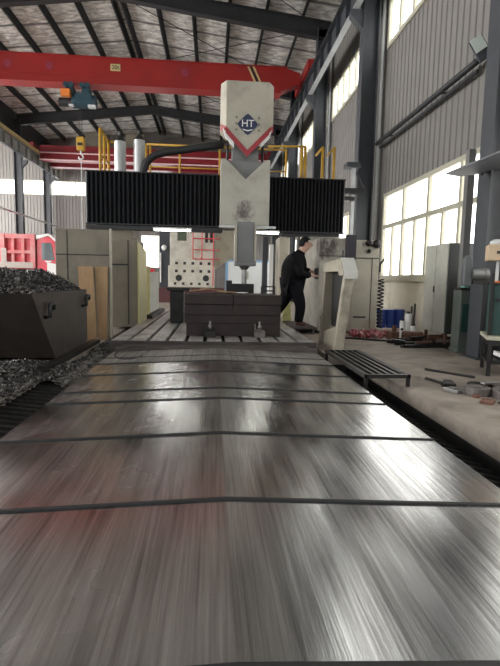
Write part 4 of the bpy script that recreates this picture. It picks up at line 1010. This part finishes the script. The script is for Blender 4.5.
b = MB(); b.cyl((3.18, 7.75, .09), (3.5, 7.7, .09), .09, 16); tag(b.build('rusty_roller', 'brown'), 'rusty brown roller lying in front of the locker', 'roller')
b = MB(); b.box(3.0, 3.14, 7.78, 8.0, 0, .16); b.cyl((3.07, 7.85, .16), (3.07, 7.85, .26), .04, 10); tag(b.build('rusty_casting', 'brown', bevel=.01), 'rusty dark casting at the left end of the rod pile', 'casting')
b = MB(); b.cyl((3.72, 8.6, .0), (3.77, 8.68, .6), .02, 8); b.cyl((3.69, 8.62, 0), (3.71, 8.68, .55), .018, 8); tag(b.build('iron_bar', 'darksteel'), 'dark iron bars leaning left of the locker', 'bar')
rr = random.Random(3)
def rod(x0, y0, x1, y1, r, label, z=None):
    b = MB(); z = r if z is None else z; b.cyl((x0, y0, z), (x1, y1, z), r, 8); tag(b.build('steel_rod', 'darksteel'), label, 'rod', 'rods lying on the right floor')
for k, n in enumerate(['front', 'second', 'third', 'fourth', 'fifth', 'rear']):
    y = 7.05 + k * .1; rod(2.85 + rr.random() * .3, y + rr.uniform(-.12, .05), 4.0 - rr.random() * .25, y + rr.uniform(-.03, .1), .018 + rr.random() * .014, 'dark rod in the flat pile before the locker, %s of six' % n)
rod(2.42, 5.2, 2.75, 4.75, .014, 'single dark rod lying on bare concrete near the scrap discs')
rod(2.3, 8.1, 3.4, 7.5, .016, 'long thin dark rod lying behind the red rags')
rod(2.2, 4.7, 2.35, 4.12, .014, 'thin dark rod along the scrap pile edge')
def disc(x, y, z, r, h_, label, m='scrap', tilt=0):
    b = MB(); d = Vector((math.sin(tilt), 0, math.cos(tilt))); p = Vector((x, y, z)); b.cyl(p, p + d * h_, r, 22)
    c = p + d * h_; b.cyl(c, c + d * .006, r * .35, 14)
    tag(b.build('scrap_disc', m, bevel=.006), label, 'scrap metal', 'scrap metal discs on the right floor')
disc(2.62, 3.9, 0, .17, .07, 'largest scrap disc at the right picture edge'); disc(2.38, 4.05, 0, .11, .07, 'smaller pinkish grey scrap disc left of the largest')
disc(2.7, 3.95, .077, .12, .04, 'rusty scrap disc lying on the largest one', 'brown', .1); disc(2.52, 4.3, 0, .09, .05, 'dark scrap disc behind the others', 'darksteel')
disc(2.78, 4.25, 0, .13, .05, 'grey scrap disc under the bench front')
def plate(x, y, z, s, rot, label, m='scrap'):
    b = MB(); b.obox((x, y, z), s, rot); tag(b.build('scrap_plate', m, bevel=.004), label, 'scrap metal', 'scrap plates on the right floor')
plate(2.22, 4.15, .015, (.12, .16, .03), (0, 0, .4), 'pale scrap plate at the left end of the scrap pile', 'steel')
plate(2.3, 4.4, .02, (.08, .22, .04), (0, 0, -.3), 'dark scrap plate behind the pale one', 'darksteel')
plate(2.58, 4.12, .09, (.3, .05, .02), (0, .05, .3), 'thin bright strip across the scrap discs', 'steel')
plate(2.3, 3.75, .012, (.14, .1, .024), (0, 0, .9), 'flat rusty scrap plate in front of the discs', 'brown')
plate(2.44, 3.72, .012, (.1, .08, .024), (0, 0, .2), 'flat grey scrap plate in front of the discs')

nm_ = ['leftmost', 'second', 'third', 'fourth', 'fifth', 'sixth', 'seventh', 'eighth', 'ninth', 'rightmost']
for k in range(10):
    x = 2.2 + .06 * k + rr.uniform(-.02, .02); y = 4.2 + rr.uniform(-.32, .2) - .01 * k; q_ = rr.uniform(.03, .07); b = MB()
    if k % 3 == 0: b.cyl((x, y, q_ * .5), (x + q_ * 1.5, y + .02, q_ * .5), q_ * .5, 10)
    elif k % 3 == 1: b.obox((x, y, q_ * .4), (q_ * 2, q_, q_ * .7), (0, 0, rr.random() * 3))
    else: b.cyl((x, y, 0), (x, y, q_ * .6), q_ * .9, 14)
    tag(b.build('scrap_offcut', ('darksteel', 'scrap', 'brown')[k % 3], bevel=.003), 'small scrap offcut in the right floor pile, %s from left' % nm_[k], 'scrap metal', 'small offcuts in the scrap pile')
for k in range(7):
    x = 2.95 + .14 * k; y = 7.3 + rr.uniform(-.3, .3); b = MB(); b.obox((x, y, .07 + .01 * k), (rr.uniform(.15, .35), rr.uniform(.05, .1), .03), (rr.uniform(-.1, .1), rr.uniform(-.1, .1), rr.uniform(-.4, .4)))
    tag(b.build('steel_strip', ('darksteel', 'tableside', 'brown')[k % 3]), 'short steel strip on the rod pile before the locker, %s from left' % nm_[k], 'scrap metal', 'strips on the rod pile')

# ------------------------------------------------------------------ the man
PN = thing('person', (1.5, 9.0, .12), 'person in black jacket and trousers striding right, leaning to the machine controls', 'person')
def skin_mesh(name, chains, m, parent, sub=2):
    """chains: list of [(x,y,z,r) or (x,y,z,rx,ry)] ; later chains start at a point already present"""
    vs = []; rs = []; es = []
    def idx(p):
        for i, q in enumerate(vs):
            if (Vector(q) - Vector(p[:3])).length < 1e-4: return i
        vs.append(tuple(p[:3])); rs.append((p[3], p[4] if len(p) > 4 else p[3])); return len(vs) - 1
    for c in chains:
        ids = [idx(p) for p in c]
        es += list(zip(ids[:-1], ids[1:]))
    off = Vector(parent.location); q = parent.parent
    while q is not None: off += q.location; q = q.parent
    me = D.meshes.new(name); me.from_pydata([tuple(Vector(v) - off) for v in vs], es, [])
    o = D.objects.new(name, me); COL.objects.link(o)
    md = o.modifiers.new('skin', 'SKIN'); md.use_smooth_shade = True
    for i, r in enumerate(rs): me.skin_vertices[0].data[i].radius = r; me.skin_vertices[0].data[i].use_root = (i == 0)
    s = o.modifiers.new('sub', 'SUBSURF'); s.levels = sub; s.render_levels = sub
    dg = bpy.context.evaluated_depsgraph_get(); me2 = D.meshes.new_from_object(o.evaluated_get(dg))
    D.objects.remove(o); me2.name = name; me2.materials.clear(); me2.materials.append(M[m])
    for p in me2.polygons: p.use_smooth = True
    ob = D.objects.new(name, me2); COL.objects.link(ob); ob.parent = parent
    return ob
pel = (1.50, 9.0, .92); waist = (1.505, 9.0, 1.08); chest = (1.54, 9.0, 1.27); neck0 = (1.60, 9.0, 1.44); neck1 = (1.68, 9.0, 1.54)
hc = (1.755, 8.99, 1.635); ht = (1.745, 8.99, 1.735)
shN = (1.575, 8.82, 1.37); shF = (1.60, 9.18, 1.38)
elN = (1.60, 8.72, 1.10); haN = (1.85, 8.86, 1.08)
elF = (1.74, 9.22, 1.16); haF = (1.885, 9.06, 1.16)
hpN = (1.53, 8.90, .88); hpF = (1.48, 9.10, .88)
knN = (1.66, 8.88, .53); anN = (1.62, 8.88, .22); toN = (1.775, 8.87, .165)
knF = (1.36, 9.12, .54); anF = (1.13, 9.13, .27); toF = (1.25, 9.12, .165)
def fingers(h, d, up, side):
    """five bent fingers leaving the palm at h, d = pointing direction"""
    h, d, up, side = Vector(h), Vector(d).normalized(), Vector(up), Vector(side).normalized()
    palm = h + d * .05; ch = [[(*h, .030, .024), (*palm, .034, .02)]]
    for k, L_ in enumerate((.062, .072, .068, .052)):
        b0 = palm + side * (.027 - .018 * k) + d * .022; m_ = b0 + d * L_ * .5 + up * .004; e = b0 + d * L_ * .8 - up * .025
        ch.append([(*palm, .034, .02), (*b0, .010), (*m_, .0095), (*e, .008)])
    t0 = h + d * .02 + side * .03; t1 = t0 + d * .035 + side * .012 - up * .008; ch.append([(*h, .030, .024), (*t0, .012), (*t1, .009)])
    return ch
hN = Vector(haN); hF = Vector(haF)
# one continuous body
body = [[(*pel, .13, .15), (*waist, .12, .15), (*chest, .13, .18), (*neck0, .085, .09), (*neck1, .068, .068), (*hc, .108, .096), (*ht, .078, .074)],
        [(*hc, .108, .096), (1.81, 8.985, 1.58, .055, .055)], [(*hc, .108, .096), (1.857, 8.985, 1.643, .022, .018), (1.873, 8.985, 1.627, .013, .013)],
        [(*chest, .13, .18), (*shN, .08), (*elN, .055), (*haN, .034)], [(*chest, .13, .18), (*shF, .08), (*elF, .055), (*haF, .034)],
        [(*pel, .13, .15), (*hpN, .1), (*knN, .07), (*anN, .045)], [(*pel, .13, .15), (*hpF, .1), (*knF, .07), (*anF, .045)]]
body += fingers(haN, (.9, .1, -.05), (0, 0, 1), (0, 1, .3)) + fingers(haF, (.6, -.25, -.4), (0, 0, 1), (0, 1, .2))
skin_mesh('body', body, 'skin', PN)
low = (1.49, 9.0, .80)
jk = [[(*low, .20, .23), (1.495, 9.0, .95, .20, .235), (*waist, .20, .24), (1.515, 9.0, 1.18, .21, .26), (*chest, .215, .27), (1.585, 9.0, 1.39, .16, .2), (1.63, 9.0, 1.475, .105, .11), (1.65, 9.0, 1.505, .09, .095), (1.668, 9.0, 1.535, .088, .09)],
      [(*chest, .215, .27), (*shN, .13), tuple(Vector(shN).lerp(Vector(elN), .5)) + (.105,), (*elN, .092), tuple(Vector(elN).lerp(hN, .45)) + (.08,), tuple(Vector(elN).lerp(hN, .88)) + (.062,)],
      [(*chest, .215, .27), (*shF, .13), tuple(Vector(shF).lerp(Vector(elF), .5)) + (.105,), (*elF, .092), tuple(Vector(elF).lerp(hF, .85)) + (.062,)]]
skin_mesh('jacket', jk, 'jacket', PN)
def leg(hp, kn, an):
    hp, kn, an = Vector(hp), Vector(kn), Vector(an)
    return [(*pel, .17, .2), (*hp, .155), tuple(hp.lerp(kn, .5)) + (.13,), tuple(kn) + (.105,), tuple(kn.lerp(an, .5)) + (.095,), tuple(an.lerp(kn, .08)) + (.085,), tuple(an + Vector((0, 0, -.02))) + (.08,)]
skin_mesh('trousers', [leg(hpN, knN, anN), leg(hpF, knF, anF)], 'trouser', PN)
for (a, t_) in ((anN, toN), (anF, toF)):
    a, t_ = Vector(a), Vector(t_)
    skin_mesh('shoe', [[(*(a + Vector((-.01, 0, -.0))), .07), (*(a + Vector((-.015, 0, -.04))), .06, .05), (*(a.lerp(t_, .55) + Vector((0, 0, -.006))), .062, .046), (*t_, .05, .034)]], 'shoe', PN)
# hair: cap over back and top of the head
b = MB(); n = 18; rows = 8; vs = []
for j in range(rows + 1):
    for i in range(n):
        a = 2 * PI * i / n; front = math.cos(a)
        low_ = 1.0 if front > .3 else (2.15 if front < -.2 else 1.45)
        ph = low_ * j / rows
        vs.append((1.74 + (.118 * math.sin(ph) * math.cos(a)) - .012, 8.99 + .104 * math.sin(ph) * math.sin(a), 1.678 + .122 * math.cos(ph)))
fs = [(j * n + i, j * n + (i + 1) % n, (j + 1) * n + (i + 1) % n, (j + 1) * n + i) for j in range(rows) for i in range(n)]
b.add(vs, fs); b.build('hair', 'hair', PN, smooth=True)
for sy in (-1, 1):
    b = MB(); b.ball((1.837, 8.985 + sy * .032, 1.655), (.01, .012, .008), 10, 6); b.build('eye', 'eye', PN, smooth=True)
    b = MB(); b.ball((1.75, 8.985 + sy * .092, 1.635), (.02, .012, .032), 10, 6); b.build('ear', 'skin', PN, smooth=True)
b = MB(); b.box(1.845, 1.855, 8.962, 9.008, 1.588, 1.595); b.build('mouth', 'rag', PN)

# ------------------------------------------------------------------ world and render look
w = D.worlds.new('overcast_sky'); SC.world = w; w.use_nodes = True
bg = w.node_tree.nodes['Background']; bg.inputs['Color'].default_value = (.92, .97, 1., 1); bg.inputs['Strength'].default_value = .8
SC.view_settings.view_transform = 'Standard'; SC.view_settings.look = 'None'; SC.view_settings.gamma = 1
SC.view_settings.use_curve_mapping = False; SC.view_settings.exposure = 0.35
SC.cycles.use_denoising = True
SC.cycles.max_bounces = 8; SC.cycles.diffuse_bounces = 5
